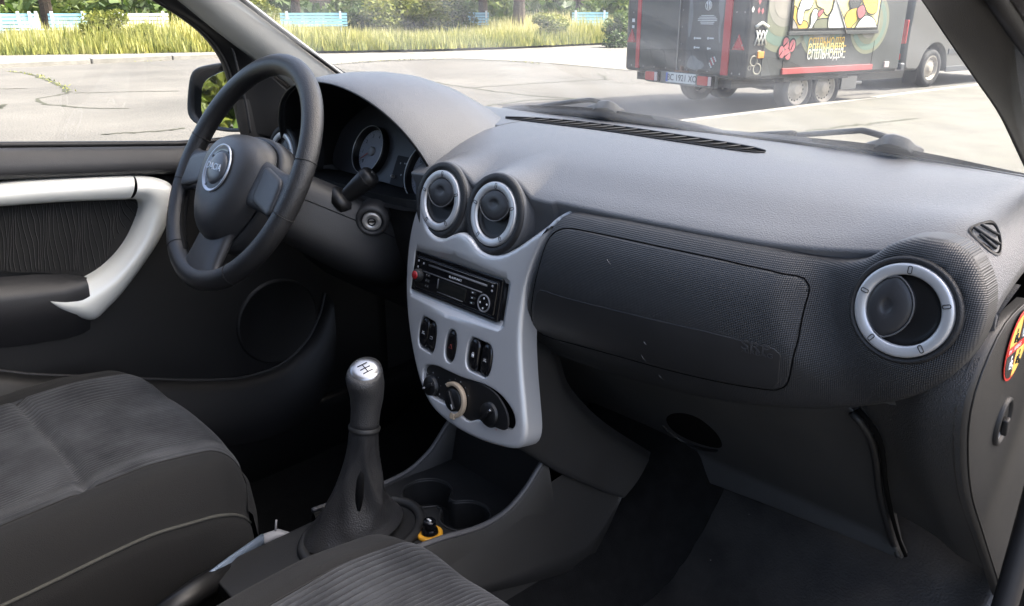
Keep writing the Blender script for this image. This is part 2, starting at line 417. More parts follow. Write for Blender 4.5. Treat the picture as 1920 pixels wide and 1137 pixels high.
spo = np.array([onS(px, py, yF)[[0, 2]] for px, py in sp])
yC = lambda x, z: yF(x, z)-.0016
patch('smooth_lower_field', spo, yC, SMOOTHF, cover, off=.0006, step=.01, rim=.0008, back=.0005)
def surf_frame(px, py, fy, off):
    p = onS(px, py, fy); e = .004
    tx = V3(2*e, fy(p[0]+e, p[2])-fy(p[0]-e, p[2]), 0); tz = V3(0, fy(p[0], p[2]+e)-fy(p[0], p[2]-e), 2*e)
    f = Frame(p, tx, tz); f.o = f.o+f.z*off; return f
EMB = mat('embossed_plastic', (.05, .05, .052), .35)
text('srp_lettering', 'SRP', surf_frame(1417, 651, yC, .0009), .0155, EMB, cover, depth=.0008, sx=1.25)
text('airbag_lettering', 'AIRBAG', surf_frame(1420, 662, yC, .0009), .0075, EMB, cover, depth=.0008, sx=1.25)
SCR = mat('scuff_mark', (.22, .22, .22), .7)
for a, b, c_ in [((1139, 486), (1146, 496), .0005), ((1203, 665), (1212, 678), .0004), ((1236, 702), (1245, 712), .0003), ((1208, 640), (1213, 647), .0006), ((1050, 640), (1058, 644), .0004)]:
    p, q = onS(*a, yC), onS(*b, yC); mb = MB(); mb.tube([p-V3(0, .0009, 0), (p+q)/2-V3(.0006, .0011, 0), q-V3(0, .0009, 0)], [c_*.4, c_*.7, c_*.3], 5); mb.build('scuff', SCR, cover)

# ---- centre bezel (silver) on its own leaning plane
TILT = .2107
BZ = Frame((0, 0, .5), (1, 0, 0), (0, sin(TILT), cos(TILT)))
WF = .010
bez = [(1060, 397), (1036, 409), (1013, 432), (990, 475), (972, 530), (962, 590), (958, 640), (958, 700), (960, 760), (961, 812), (956, 838), (944, 847), (925, 843), (890, 828), (850, 803), (815, 772), (793, 738), (776, 690), (760, 625), (750, 560), (748, 500), (753, 445), (765, 400), (782, 368),
       (785, 395), (793, 422), (808, 441), (828, 447), (846, 440), (862, 436), (878, 446), (894, 468), (914, 478), (934, 476), (957, 463), (985, 440), (1018, 412)]
bo = resample(BZ.casts(bez, WF), 190, closed=True)
bow = lambda u, v: -.9*u*u
def lobes(cx, cy, a=.0112, b=.0235, sep=.0103, rot=0.0):
    n = 2.6; P = []
    for s in (1, -1):
        for k in range(25):
            th = radians(90-180*k/24) if s == 1 else radians(270-180*k/24)
            c_, s_ = cos(th), sin(th)
            u = s*sep+a*math.copysign(abs(c_)**(2/n), c_); v = b*math.copysign(abs(s_)**(2/n), s_)
            if (s == 1 and u >= .0012) or (s == -1 and u <= -.0012): P.append((cx+u, cy+v-.06*u))
    P = np.array(P); return P[::-1] if area2(P) < 0 else P
c1 = BZ.cast(799.5, 628, WF); c2 = BZ.cast(844, 649, WF); c3 = BZ.cast(892, 671, WF)
h1 = lobes(*c1); h3 = lobes(*c3, a=.0118, sep=.0108)
h2 = resample(np.array([(c2[0]+.0115*math.copysign(abs(cos(t))**.8, cos(t)), c2[1]+.0235*math.copysign(abs(sin(t))**.8, sin(t))) for t in np.linspace(0, 2*pi, 30, endpoint=False)]), 40, closed=True)
Z8 = lambda L: [(760+x/4.375, 570+y/4.375) for x, y in L]
clim = Z8([(138, 590), (145, 530), (180, 502), (260, 512), (340, 550), (450, 603), (600, 662), (700, 732), (760, 812), (800, 900), (813, 980), (803, 1030), (770, 1048), (700, 1022), (620, 982), (560, 955), (500, 968), (450, 935), (415, 895), (375, 855), (290, 805), (215, 760), (165, 700), (143, 640)])
hc = resample(BZ.casts(clim, WF), 90, closed=True); hc = hc if area2(hc) > 0 else hc[::-1]
rad_o = BZ.casts([(767, 463), (949, 516), (936, 628), (765, 562)], WF)
u0, u1 = rad_o[:, 0].min(), rad_o[:, 0].max(); v0, v1 = rad_o[:, 1].min()+.004, rad_o[:, 1].max()-.004
hr = round_rect((u1-u0)/2-.005, (v1-v0)/2-.004, .006, cx=(u0+u1)/2, cy=(v0+v1)/2)
BZF = BZ.at(0, 0, WF)
bezel = plate('centre_bezel', BZF, bo, [hr, h1, h2, h3, hc], SILVER, dash, thick=.032, rim=.007, hole_depth=.012, hole_rim=.0022, bow=bow)
# chamfered radio surround
mb = MB()
rrs = []
for d, wz in ((0, -.0015), (.006, -.006), (.0075, -.014)): rrs.append([BZF.P(p[0], p[1], bow(*p)+wz) for p in inset(hr, d)])
mb.loft(rrs, True); mb.build('radio_surround', SILVER, bezel)
# dark box behind every opening
mb = MB()
for L in (h1, h2, h3, hc): V, F = tri_fill([inset(L, -.003)]); mb.add([BZF.P(u, v, bow(u, v)-.0105) for u, v in V], F)
mb.build('opening_backing', VOID, bezel)
# ---- switches
def lobe_button(fr_c, sgn, a, b, name, icon):
    n = 2.6; P = []
    for k in range(40):
        th = 2*pi*k/40; u = a*math.copysign(abs(cos(th))**(2/n), cos(th)); v = b*math.copysign(abs(sin(th))**(2/n), sin(th)); P.append((u, v-.06*u))
    P = np.array(P)
    if sgn: P[:, 0] = np.where(P[:, 0]*sgn < -.0098, -.0098*sgn, P[:, 0])
    rows = []
    for sc, wz in ((1, -.010), (1, -.003), (.93, -.0012), (.8, 0), (.5, .0002), (.05, -.0003)): rows.append(fr_c.L(P*[sc, sc], wz))
    o = loft(name, rows, GLOSS, bezel, closed=True, cap=True)
    return o
def tri_icon(fr, r, wd, mat_, parent, name='warning_triangle'):
    P = [(0, r), (-r*.95, -r*.65), (r*.95, -r*.65)]; mb = MB(); mb.tube([fr.P(*p, 0) for p in P], wd, 5, closed=True); return mb.build(name, mat_, parent)
for cx, cy, sep, a in ((*c1, .0103, .0104), (*c3, .0108, .0110)):
    for s in (-1, 1):
        u, v = cx+s*sep, cy-.06*s*sep
        f = BZF.at(u, v, bow(u, v)-.001); b = lobe_button(f, s, a, .0226, 'switch_button', None)
        g = f.at(0, -.001, .0006); mb = MB()
        if cx == c1[0] and s == 1: mb.loft([g.L(round_rect(.003, .0022, .0008), 0), g.L(round_rect(.0022, .0014, .0006), .0002)], True); mb.build('switch_icon', GREYPR, b)
        elif cx == c3[0] and s == -1:
            mb.tube([g.P(.0016*cos(t), .002+.0022*sin(t), 0) for t in np.linspace(0, pi, 9)], .0004, 5); mb.box(g.P(0, -.0005), (.0022, .0022, .0002), [g.x, g.y, g.z]); mb.build('lock_icon', WHITE, b)
        else:
            for t in (-1, 0, 1): mb.tube([g.P(t*.0016-.0006, .001, 0), g.P(t*.0016, .0027, 0)], .0003, 5)
            mb.tube([g.P(-.0027, -.0015, 0), g.P(-.0022, -.0003, 0), g.P(.0022, -.0003, 0), g.P(.0027, -.0015, 0)], .0004, 5); mb.build('demist_icon', WHITE, b)
f = BZF.at(*c2, bow(*c2)-.001); b = lobe_button(f, 0, .0107, .0226, 'hazard_button', None)
tri_icon(f.at(0, -.001, .0006), .0035, .0004, mat('hazard_red', (.25, .02, .015), .4), b)
# ---- climate panel
cp = slab('climate_panel', BZF.at(0, 0, 0), inset(hc, .0006), DARK, dash, thick=.003, rim=.0008, w=-.0100)
CLP = BZF.at(0, 0, -.0068)
def knob(px, py, r, name, ring=None, ptr=WHITE, pa=90):
    u, v = CLP.cast(px, py); f = CLP.at(u, v, bow(u, v)*.3)
    mb = MB(); mb.lathe(f, [(r*1.12, 0), (r*1.12, .002), (r, .003), (r*.95, .0062), (r*.90, .0070), (0.0001, .0070)], 36)
    k = mb.build(name, DARK, cp, auto=50)
    a = radians(pa); d = V3(cos(a), sin(a), 0); mb = MB()
    fx = Frame(f.o, f.x*d[0]+f.y*d[1], -f.x*d[1]+f.y*d[0])
    mb.box(fx.P(0, 0, .0080), (r*.80, .0026, .0024), [fx.x, fx.y, fx.z]); mb.build('grip_bar', DARK, k, bevel=.001)
    mb = MB(); mb.box(fx.P(r*.55, 0, .0106), (r*.22, .0012, .0003), [fx.x, fx.y, fx.z]); mb.build('pointer', ptr, k)
    return f, k
GD = lambda x, y: (760+x/4.375, 570+y/4.375)
f1, k1 = knob(*GD(222, 672), .0145, 'vent_mode_knob', pa=215, ptr=GREYPR)
f2, k2 = knob(*GD(410, 785), .0170, 'fan_speed_knob', pa=-55, ptr=SILV2)
f3, k3 = knob(*GD(688, 905), .0165, 'temperature_knob', pa=50, ptr=CHROME)
BEIGE = mat('beige_plastic', (.42, .33, .23), .45, var=.1, vscale=80)
mb = MB(); rows = []
for t in np.linspace(radians(135), radians(-75), 26):
    c_, s_ = cos(t), sin(t)
    rows.append([f2.P(c_*r_, s_*r_, h_) for r_, h_ in ((.0195, .001), (.0195, .006), (.0205, .0075), (.0245, .0075), (.0255, .006), (.0255, .001))])
mb.loft(rows, True, True)
e = f2.at(.0225*cos(radians(-76)), .0225*sin(radians(-76)), .005); mb.box(e.o, (.0045, .004, .0032), [e.x, e.y, e.z]); mb.build('recirculation_ring', BEIGE, cp, bevel=.0008, auto=40)
for f_, r_, n_, a0, a1, red in ((f1, .0195, 7, 210, -20, 0), (f2, .0285, 6, 150, 30, 0), (f3, .0225, 12, 215, -50, 1)):
    for i in range(n_):
        a = radians(a0+(a1-a0)*i/(n_-1)); mb = MB(); q = f_.at(r_*cos(a), r_*sin(a), .0004)
        s_ = .0008+.0004*(i % 3 == 0)
        mb.lathe(q, [(s_, 0), (s_*.7, .0002), (.00001, .0002)], 8); mb.build('dial_mark', RED if red and i > 7 else GREYPR, cp)
# ---- round air vents
FLE = mat('flap_edge', (.10, .10, .10), .4)
def vent(fr, R_, name, flap_dir, open_=.0, surround=.0115, depth=.05):
    """surround drum > silver ring, dish, swivelling flap with thumb dimple"""
    mb = MB(); rs = R_+surround
    mb.lathe(fr, [(rs-.002, -depth), (rs, -.012), (rs+.0005, -.003), (rs-.001, .0005), (R_+.003, .0005), (R_+.0005, -.002), (R_, -.006)], 56)
    d = mb.build(name, VENTM, dash)
    mb = MB(); mb.lathe(fr, [(R_+.0002, -.004), (R_, .0008), (R_-.0008, .0018), (R_-.0025, .0023), (R_-.0088, .0018), (R_-.0102, .0008), (R_-.0108, -.010)], 56); ring = mb.build('ring', SILV2, d)
    ri = R_-.0106
    mb = MB(); rows = []
    for r_, h_ in ((ri, -.002), (ri*.98, -.006), (ri*.8, -.0075), (.0001, -.0075)): rows.append(fr.L(circle(r_, 48), h_))
    mb.loft(rows, True); mb.build('dish', DARK, d)
    # flap: a domed disc cut by an arc, the rest is the dark mouth
    u = np.array(flap_dir, float); u /= np.linalg.norm(u); vv = np.array([-u[1], u[0]])
    r0 = ri*.985; c = u*ri*.70; rf = ri*.93; P = []
    for k in range(64):
        a = 2*pi*k/64; q = c+rf*1.02*np.array([cos(a), sin(a)])
        L = np.linalg.norm(q)
        if L > r0: q = q/L*r0
        P.append(q)
    P = np.array(P); cen = P.mean(0); mb = MB(); rows = []
    for s_, h_ in ((1, -.008), (1, -.0014), (.985, -.0002), (.95, .0006), (.80, .0016), (.5, .0022), (.30, .0022), (.26, .0018), (.20, .0012), (.12, .0009), (.02, .0008)):
        rows.append(fr.L(cen+(P-cen)*s_, h_+.0))
    mb.loft(rows, True); fl = mb.build('flap', VENTF, d)
    q2 = []
    for k in range(20):
        a = math.atan2(-u[1], -u[0])+radians(-95+190*k/19); q = c+rf*1.05*np.array([cos(a), sin(a)]); L = np.linalg.norm(q); q2.append(fr.P(*(q if L < r0 else q/L*r0), .0006))
    mb = MB(); mb.tube(q2, .0008, 6); mb.build('flap_edge', FLE, d)
    for k in range(5):
        a = radians(20+72*k); q = fr.at((R_-.0055)*cos(a), (R_-.0055)*sin(a), .0022); fx = Frame(q.o, q.x*cos(a)+q.y*sin(a), -q.x*sin(a)+q.y*cos(a))
        mb = MB(); mb.tube([fx.P(x_, y_, 0) for x_, y_ in round_rect(.0034, .0016, .0013, 3)], .00045, 5, closed=True); mb.build('ring_tick', HARD2, ring)
    return d
VENTM = mat('vent_plastic', (.016, .016, .017), .48, bump=.3, bscale=700, var=.1, vscale=30, btype='voronoi')
VENTF = mat('vent_flap', (.034, .034, .036), .40, bump=.1, bscale=900, var=.1, vscale=30)
vt = .2455; vtr = .1629
for s, lab in ((-1, 'left of the two vents over the radio'), (1, 'right of the two vents over the radio')):
    fr = Frame((s*.056, .0221, .6061), (1, 0, 0), (0, sin(vt), cos(vt))); v_ = vent(fr, .0425, 'air_vent', (0, 1)); v_['label'] = lab
    mb = MB(); mb.lathe(fr, [(.0562, -.06), (.0560, -.02), (.0556, -.008), (.0549, -.0035), (.0542, -.0030), (.0538, -.006)], 56); mb.build('vent_pod', PAD, dash)
fr = Frame((VX, VY, VZ), (1, 0, 0), (0, sin(vtr), cos(vtr))); v_ = vent(fr, .0425, 'air_vent', (-1, .05), surround=.006, depth=.03); v_['label'] = 'large vent at the passenger end'
fr = Frame((-VX, VY, VZ), (1, 0, 0), (0, sin(vtr), cos(vtr))); v_ = vent(fr, .0425, 'air_vent', (1, .05), depth=.06); v_['label'] = 'vent behind the steering wheel rim'
# ---- instrument hood
rows = []
HX = -.346
for y, a, zt in ((.016, .236, .752), (.022, .238, .7555), (.06, .240, .7605), (.10, .240, .7625), (.14, .238, .761), (.18, .234, .755), (.22, .226, .742), (.26, .212, .722), (.30, .192, .698), (.335, .17, .672), (.36, .15, .645)):
    r = []
    for th in np.linspace(radians(-4), radians(184), 61):
        c_, s_ = cos(th), sin(th); e = .95
        r.append((HX+a*math.copysign(abs(c_)**e, c_), y+.075*(1-max(s_, 0))*(.75 if y < .2 else .4), .585+(zt-.585)*math.copysign(abs(s_)**.92, s_)))
    rows.append(np.array(r))
inn = rows[0].copy(); cen = inn.mean(0); lip = [inn+(cen-inn)*[.012, 0, .012]+[0, -.003, 0], inn+(cen-inn)*[.035, 0, .03]+[0, -.001, 0], inn+(cen-inn)*[.045, 0, .04]+[0, .006, 0], inn+(cen-inn)*[.07, 0, .06]+[0, .10, -.004], inn+(cen-inn)*[.10, 0, .10]+[0, .19, -.03]]
loft('instrument_hood', rows, PAD, dash)
loft('hood_lining', lip[::-1]+[rows[0]], DARK, dash)
mb = MB(); mb.tube(lip[2], .0013, 6); mb.build('hood_edge_trim', HARD2, dash)
# ---- instrument cluster inside the hood
CT = radians(24)
CL = Frame((HX, .172, .625), (1, 0, 0), (0, sin(CT), cos(CT)))
clo = resample(np.array([(-.2, -.055), (-.1, -.062), (0, -.064), (.1, -.062), (.2, -.055), (.21, 0), (.18, .06), (.08, .085), (-.08, .085), (-.18, .06), (-.21, 0)]), 80, closed=True)
CLM = mat('cluster_plastic', (.055, .056, .062), .45, var=.08, vscale=30)
clu = slab('instrument_panel', CL, clo, CLM, dash, thick=.004, rim=.001)
DIAL = mat('dial_face', (.30, .31, .35), .55, var=.05, vscale=60); NEED = mat('needle', (.40, .10, .08), .4)
def gauge(px, py, R_, nums, na, name):
    u, v = CL.cast(px, py, .004); f = CL.at(u, v, .004)
    mb = MB(); mb.lathe(f, [(R_*1.16, -.002), (R_*1.16, .010), (R_*1.13, .014), (R_*1.10, .014), (R_*1.07, .009), (R_*1.0, .002)], 48); g = mb.build(name, DARK, clu)
    mb = MB(); mb.lathe(f, [(R_*1.13, .0135), (R_*1.13, .0152), (R_*1.105, .0152), (R_*1.105, .0135)], 48); mb.build('gauge_bezel_ring', SILV2, g)
    mb = MB(); mb.lathe(f, [(R_*1.02, .0022), (.00001, .0022)], 48); mb.build('dial_face', DIAL, g)
    for i, s_ in enumerate(nums):
        a = radians(225-270*i/(len(nums)-1)); q = f.at(R_*.74*cos(a), R_*.74*sin(a), .0025); text('numeral', s_, q, R_*.24, DARK, g, depth=.0002)
    mb = MB()
    for i in range((len(nums)-1)*5+1):
        a = radians(225-270*i/((len(nums)-1)*5)); L = .10 if i % 5 == 0 else .06
        mb.tube([f.P(R_*(.97-L)*cos(a), R_*(.97-L)*sin(a), .0024), f.P(R_*.97*cos(a), R_*.97*sin(a), .0024)], .0003, 4)
    mb.build('dial_ticks', DARK, g)
    a = radians(na); mb = MB(); mb.tube([f.P(-.006*cos(a), -.006*sin(a), .006), f.P(R_*.88*cos(a), R_*.88*sin(a), .006)], [.0018, .0006], 6); mb.build('needle', NEED, g)
    mb = MB(); mb.lathe(f, [(.0085, .002), (.0085, .007), (.006, .0085), (.0001, .0085)], 20); mb.build('needle_hub', GREYPR, g)
gauge(700, 285, .040, ['0', '1', '2', '3', '4', '5', '6', '7'], 215, 'rev_counter')
u_, v_ = CL.cast(700, 285, .004); us, vs = CL.cast(752, 322, .004)
gauge(806, 326, .044, ['0', '30', '60', '90', '120', '150', '180', '210'], 200, 'speedometer')
DISPM = mat('display_plastic', (.010, .010, .012), .6, spec=.25)
f = CL.at(us, vs, .004)
dsp = slab('display', f, round_rect(.021, .027, .003), DISPM, clu, thick=.0015, rim=.0004)
for (x_, y_, s_) in ((-.006, .014, .0018), (.006, .015, .0016), (.010, .015, .0016), (.005, -.006, .0018)):
    mb = MB(); mb.lathe(f.at(x_, y_, .0018), [(s_, 0), (.0001, .0002)], 10); mb.build('warning_lamp', GREYPR, dsp)
mb = MB(); mb.lathe(f.at(-.013, -.012, .0015), [(.0028, 0), (.0028, .006), (.002, .0075), (.0001, .0078)], 16); mb.build('trip_button', SILV2, dsp)
# sill under the cluster, towards the steering column
loft('cluster_sill', [[(HX-.21+.02*0, .03, .572), (HX, .035, .57), (HX+.20, .03, .566)], [(HX-.21, .10, .575), (HX, .10, .572), (HX+.205, .10, .568)], [(HX-.2, .16, .568), (HX, .165, .56), (HX+.2, .16, .56)]], HARD, dash, subsurf=2)
# ---- driver's knee side of the dash and the stack sides
rows = []
for x in np.linspace(-.63, -.10, 22):
    rows.append([(x, .05+.02*sm((abs(x-HX)-.1)/.1), .58), (x, .055, .55), (x, .062, .50), (x, .08, .44), (x, .11, .38), (x, .16, .33), (x, .24, .29)])
loft('knee_panel', rows, HARD, dash)
st_ = resample(np.array([onX(px, py, x) for px, py, x in ((960, 600, .116), (985, 640, .120), (1035, 668, .125), (1062, 738, .130), (1125, 803, .139), (1217, 862, .152))]), 30)
sb_ = resample(np.array([onX(px, py, x) for px, py, x in ((960, 838, .116), (985, 850, .120), (1040, 884, .128), (1100, 911, .138), (1140, 927, .145), (1169, 935, .152))]), 30)
cv = np.array([.004*sin(pi*t) for t in np.linspace(0, 1, 30)])[:, None]*V3(1, 0, 0)
loft('stack_side', [st_+V3(-.012, .02, 0), st_+V3(-.003, .004, 0), st_+V3(0, 0, -.002)]+[st_*(1-t)+sb_*t+V3(.004, 0, 0)*sin(pi*t) for t in (.1, .3, .5, .7, .9, .97)]+[sb_+V3(-.002, .001, 0), sb_+V3(-.014, .006, .002)], HARD2, dash)
loft('stack_side_inner', [[(-.098, y, z) for z in (.56, .42, .31)] for y in (.03, .12, .3)], HARD, dash)
loft('stack_back', [[(x, .06, .40) for x in (-.11, 0, .11)], [(x, .10, .26) for x in (-.11, 0, .11)], [(x, .14, .16) for x in (-.11, 0, .11)]], DARK, dash)
# ---- glove box
gb = [(1030, 655), (1044, 690), (1062, 740), (1088, 775), (1125, 805), (1213, 858), (1300, 893), (1450, 950), (1600, 1010), (1692, 1047), (1680, 1010), (1667, 960), (1657, 910), (1652, 860), (1645, 825), (1628, 796), (1604, 768), (1560, 740), (1400, 720), (1200, 690)]
yG = lambda x, z: yB(x, z)+.004
go = np.array([onS(px, py, yG, .1)[[0, 2]] for px, py in gb])
GLV = mat('glove_box_plastic', (.066, .066, .066), .5, bump=.3, bscale=1000, var=.12, vscale=10)
glove = patch('glove_box_door', go, yG, GLV, dash, off=.0055, step=.012, rim=.004, back=.02)
bead = [onS(px, py, yG, .1)-V3(0, .006, 0) for px, py in [(1602, 770), (1624, 796), (1640, 826), (1647, 862), (1652, 912), (1662, 962), (1676, 1012), (1688, 1042)]]
mb = MB(); mb.tube(resample(np.array(bead), 40), .0045, 10); mb.build('door_edge_bead', HARD2, glove)
gp = [onS(px+7, py-1, yB, .1)-V3(0, .0012, 0) for px, py in [(1602, 768), (1626, 794), (1643, 825), (1650, 862), (1655, 912), (1665, 962), (1679, 1012), (1692, 1044)]]
mb = MB(); mb.tube(resample(np.array(gp), 40), .0028, 8); mb.build('door_gap', VOID, glove)
hh = [(1253, 785), (1262, 775), (1285, 773), (1315, 783), (1345, 808), (1357, 830), (1350, 838), (1320, 832), (1285, 818), (1262, 802)]
ho = np.array([onS(px, py, yG, .1)[[0, 2]] for px, py in hh])
patch('handle_recess', ho, lambda x, z: yG(x, z)-.0055, VOID, glove, off=.0008, step=.008, rim=.0006, back=.001)  # flat patch on the door, recess shade is its near-black colour
lipc = [onS(px, py, yG, .1)-V3(0, .0085, 0) for px, py in [(1248, 795), (1262, 808), (1285, 824), (1320, 838), (1352, 843)]]
mb = MB(); mb.tube(resample(np.array(lipc), 24), [.001]+[.003]*22+[.001], 8, sx=.5); mb.build('handle_lip', HARD2, glove)
# ---- demister grille along the windscreen
GA, GB_ = onZ(948, 223, .6865), onZ(1432, 286, .6865)
def zg(p): return np.array([p[0], p[1], zpad(p[0], p[1])])
up_ = np.array([onZ(px, py, .686) for px, py in [(948, 222), (1040, 225), (1150, 236), (1280, 256), (1400, 277), (1434, 286)]])
lo_ = np.array([onZ(px, py, .686) for px, py in [(948, 223), (1035, 234), (1145, 248), (1270, 267), (1395, 285), (1434, 287)]])
up_, lo_ = resample(up_, 41), resample(lo_, 41)
rows = [[zg(p)+V3(0, 0, .0008) for p in lo_], [zg(a*.5+b*.5)+V3(0, 0, .0003) for a, b in zip(lo_, up_)], [zg(p)+V3(0, 0, .0008) for p in up_]]
gr = loft('demister_grille', rows, VOID, dash)  # flat strip on the pad, slot shade is put into its colour
mb = MB(); mb.tube([zg(p)+V3(0, 0, .0016) for p in up_], .0016, 6); mb.tube([zg(p)+V3(0, 0, .001) for p in lo_], .0008, 6); mb.build('grille_frame', HARD, gr)
for i in range(3, 39, 2):
    a, b = zg(lo_[i])+V3(0, 0, .0018), zg(up_[min(40, i+1)])+V3(0, 0, .0018); mb = MB(); mb.tube([a, b], .0011, 5); mb.build('grille_slat', HARD2, gr)
# ---- side demister (triangular, by the open door)
sdp = [(1815, 432), (1850, 416), (1866, 420), (1877, 445), (1878, 474), (1870, 482), (1845, 465)]
def onPad(px, py):
    z = .66
    for _ in range(30): p = onZ(px, py, z); z = .6*z+.4*zpad(min(max(p[0], -.6), .632), p[1])
    return onZ(px, py, z)
sp3 = np.array([onPad(*p) for p in sdp]); cen = sp3.mean(0)
sp3 = resample(sp3, 40, closed=True)
mb = MB(); mb.loft([sp3+V3(0, 0, .001), cen+(sp3-cen)*.93+V3(0, 0, .0022), cen+(sp3-cen)*.86+V3(0, 0, .001)], True); sg = mb.build('side_demister', HARD2, dash)
mb = MB(); mb.loft([cen+(sp3-cen)*.9+V3(0, 0, .0008), cen+(sp3-cen)*.02+V3(0, 0, .0008)], True); mb.build('dark_opening', VOID, sg)
for a, b in (((1824, 431), (1874, 463)), ((1838, 426), (1872, 446)), ((1836, 444), (1868, 472))):
    mb = MB(); mb.tube([onPad(*a)+V3(0, 0, .0025), onPad(*b)+V3(0, 0, .0025)], .0014, 6); mb.build('demister_blade', HARD2, sg)
# ---- warning sticker and airbag key switch on the end cap
ECF = Frame((X_END+.0075, .13, .55), (0, 1, 0), (0, 0, 1))
cu, cv = ECF.cast(1906, 648); ru, rv = .030, .036
st = slab('airbag_sticker', ECF.at(cu-.001, cv), circle(1, 48, sx=ru, sy=rv), RED, dash, thick=.0008, rim=.0003)
YEL = mat('sticker_yellow', (.85, .55, .12), .45); BLK = mat('sticker_black', (.012, .012, .012), .45)
f = ECF.at(cu-.001, cv, .0009)
for q, (sx_, sy_, mt) in enumerate(((-1, 1, YEL), (1, 1, BLK), (-1, -1, BLK), (1, -1, YEL))):
    P = [(sx_*.0012, sy_*.0045)]+[(sx_*.0012+sx_*(ru-.004)*cos(t), sy_*.0045+sy_*(rv-.008)*sin(t)) for t in np.linspace(0, pi/2, 12)]
    P = np.array(P); P = P if area2(P) > 0 else P[::-1]
    d = slab('sticker_quarter', f, P, mt, st, thick=.0003, rim=.0001)
    g = f.at(sx_*.011, sy_*.014, .0006); mb = MB(); mt2 = BLK if mt is YEL else WHITE
    mb.lathe(g.at(.001*sx_, .0055), [(.0022, 0), (.0001, .0002)], 12); mb.tube([g.P(0, .003, 0), g.P(-.0015, -.003, 0), g.P(.004, -.0035, 0), g.P(.0045, -.008, 0)], .0011, 6); mb.tube([g.P(-.004, .002, 0), g.P(-.005, -.0055, 0), g.P(.001, -.006, 0)], .0008, 6)
    mb.build('sticker_figure', mt2, st)
slab('sticker_band', f, round_rect(ru-.003, .0036, .001), RED, st, thick=.0003, rim=.0001)
text('sticker_lettering', 'AIRBAG', f.at(0, 0, .0004), .0062, WHITE, st, depth=.0002)
text('sticker_lettering', 'ON', f.at(-.0215, 0, .0004), .0055, WHITE, st, depth=.0002)
cu, cv = ECF.cast(1880, 790); f = ECF.at(cu, cv); mb = MB()
rows = [f.L(circle(1, 40, sx=.0205*s_, sy=.0255*s_), h_) for s_, h_ in ((1.05, -.001), (1.03, .002), (.95, .0034), (.84, .0025), (.78, -.003), (.76, -.006), (.02, -.006))]
mb.loft(rows, True); ks = mb.build('airbag_key_switch', HARD2, dash)
mb = MB(); mb.loft([f.L(circle(1, 40, sx=.0205*.77, sy=.0255*.77), -.0005), f.L(circle(1, 40, sx=.001, sy=.001), -.0005)], True); mb.build('switch_well', DARK, ks)
mb = MB(); mb.box(f.P(-.001, -.004, .0035), (.0045, .010, .003), [f.x*.9+f.y*.3, f.y*.95-f.x*.3, f.z]); mb.build('switch_lever', HARD2, ks, bevel=.0015)
mb = MB(); mb.loft([f.L(circle(1, 20, cx=-.002, cy=-.015, sx=.009, sy=.0042), .0004), f.L(circle(1, 20, cx=-.002, cy=-.015, sx=.001, sy=.001), .0012)], True); mb.build('switch_floor', GREYPR, ks)

# ================================================================ RADIO (slides into the bezel)
radio = thing('car_radio', 'black single-slot car radio with red volume knob in silver bezel', 'radio', tuple(BZ.P(0, 0, -.02)))
RW, RH = .094, .029
mb = MB(); mb.box(BZ.P(0, 0, -.03), (RW-.004, RH-.003, .03), [BZ.x, BZ.y, BZ.z]); body = mb.build('case', DARK, radio)
plate('frame', BZ.at(0, 0, .0015), round_rect(RW, RH, .002), [round_rect(RW-.0055, RH-.0045, .002)], GLOSS, radio, thick=.006, rim=.001, hole_depth=.004, hole_rim=.0008)
face = slab('faceplate', BZ, round_rect(RW-.007, RH-.006, .003), GLOSS, radio, thick=.005, rim=.0015, w=-.002)
RF = BZ.at(0, 0, .0032)
def rbar(u0, u1, v, hw, mt, nm, h=.0006): mb = MB(); mb.box(RF.P((u0+u1)/2, v, h/2), ((u1-u0)/2, hw, h/2), [RF.x, RF.y, RF.z]); mb.build(nm, mt, face)
BARM = mat('radio_bar', (.16, .16, .165), .35)
rbar(-.058, .068, .0145, .0014, BARM, 'disc_slot'); rbar(-.070, .060, .0035, .0008, BARM, 'trim_line')
rbar(-.083, .083, .0205, .0003, BARM, 'edge_line')
slab('display_window', RF, round_rect(.029, .0085, .001, cx=.0, cy=-.0085), mat('display_glass', (.012, .013, .012), .12), face, thick=.0006, rim=.0002)
rbar(-.0335, -.0315, -.0065, .007, BARM, 'display_edge'); rbar(-.032, .024, -.0185, .0006, BARM, 'display_edge')
text('maker_lettering', 'BLAUPUNKT', RF.at(.003, .0088, .0002), .0042, WHITE, face, depth=.0003, sx=1.15)
kf = RF.at(-.076, -.004); mb = MB(); mb.lathe(kf, [(.0095, 0), (.009, .006), (.0075, .0085), (.006, .0088)], 28); mb.build('volume_knob', HARD2, face)
mb = MB(); mb.lathe(kf, [(.0064, .006), (.006, .0098), (.0045, .0108), (.0001, .011)], 24); mb.build('red_cap', mat('red_cap', (.30, .012, .015), .25), face)
for u, v in ((-.082, .016), (-.070, .0145), (-.082, .007), (.078, .0165), (.078, .010)): mb = MB(); mb.lathe(RF.at(u, v), [(.0018, 0), (.0012, .0007), (.0001, .0007)], 10); mb.build('mark', GREYPR, face)
for v in (0, -.008, -.016):
    for u in (-.058, -.053): mb = MB(); mb.box(RF.P(u, v, .0005), (.0018, .0022, .0005), [RF.x, RF.y, RF.z]); mb.build('preset_button', DARK, face, bevel=.0004); mb = MB(); mb.box(RF.P(u-.0006, v, .0012), (.0003, .0009, .0002), [RF.x, RF.y, RF.z]); mb.build('button_mark', GREYPR, face)
    mb = MB(); mb.box(RF.P(.044, v*.9-.001, .0005), (.005, .0018, .0005), [RF.x, RF.y, RF.z]); mb.build('preset_button', DARK, face, bevel=.0004)
    mb = MB(); mb.box(RF.P(.043, v*.9-.001, .0012), (.0012, .0007, .0002), [RF.x, RF.y, RF.z]); mb.build('button_mark', WHITE, face)
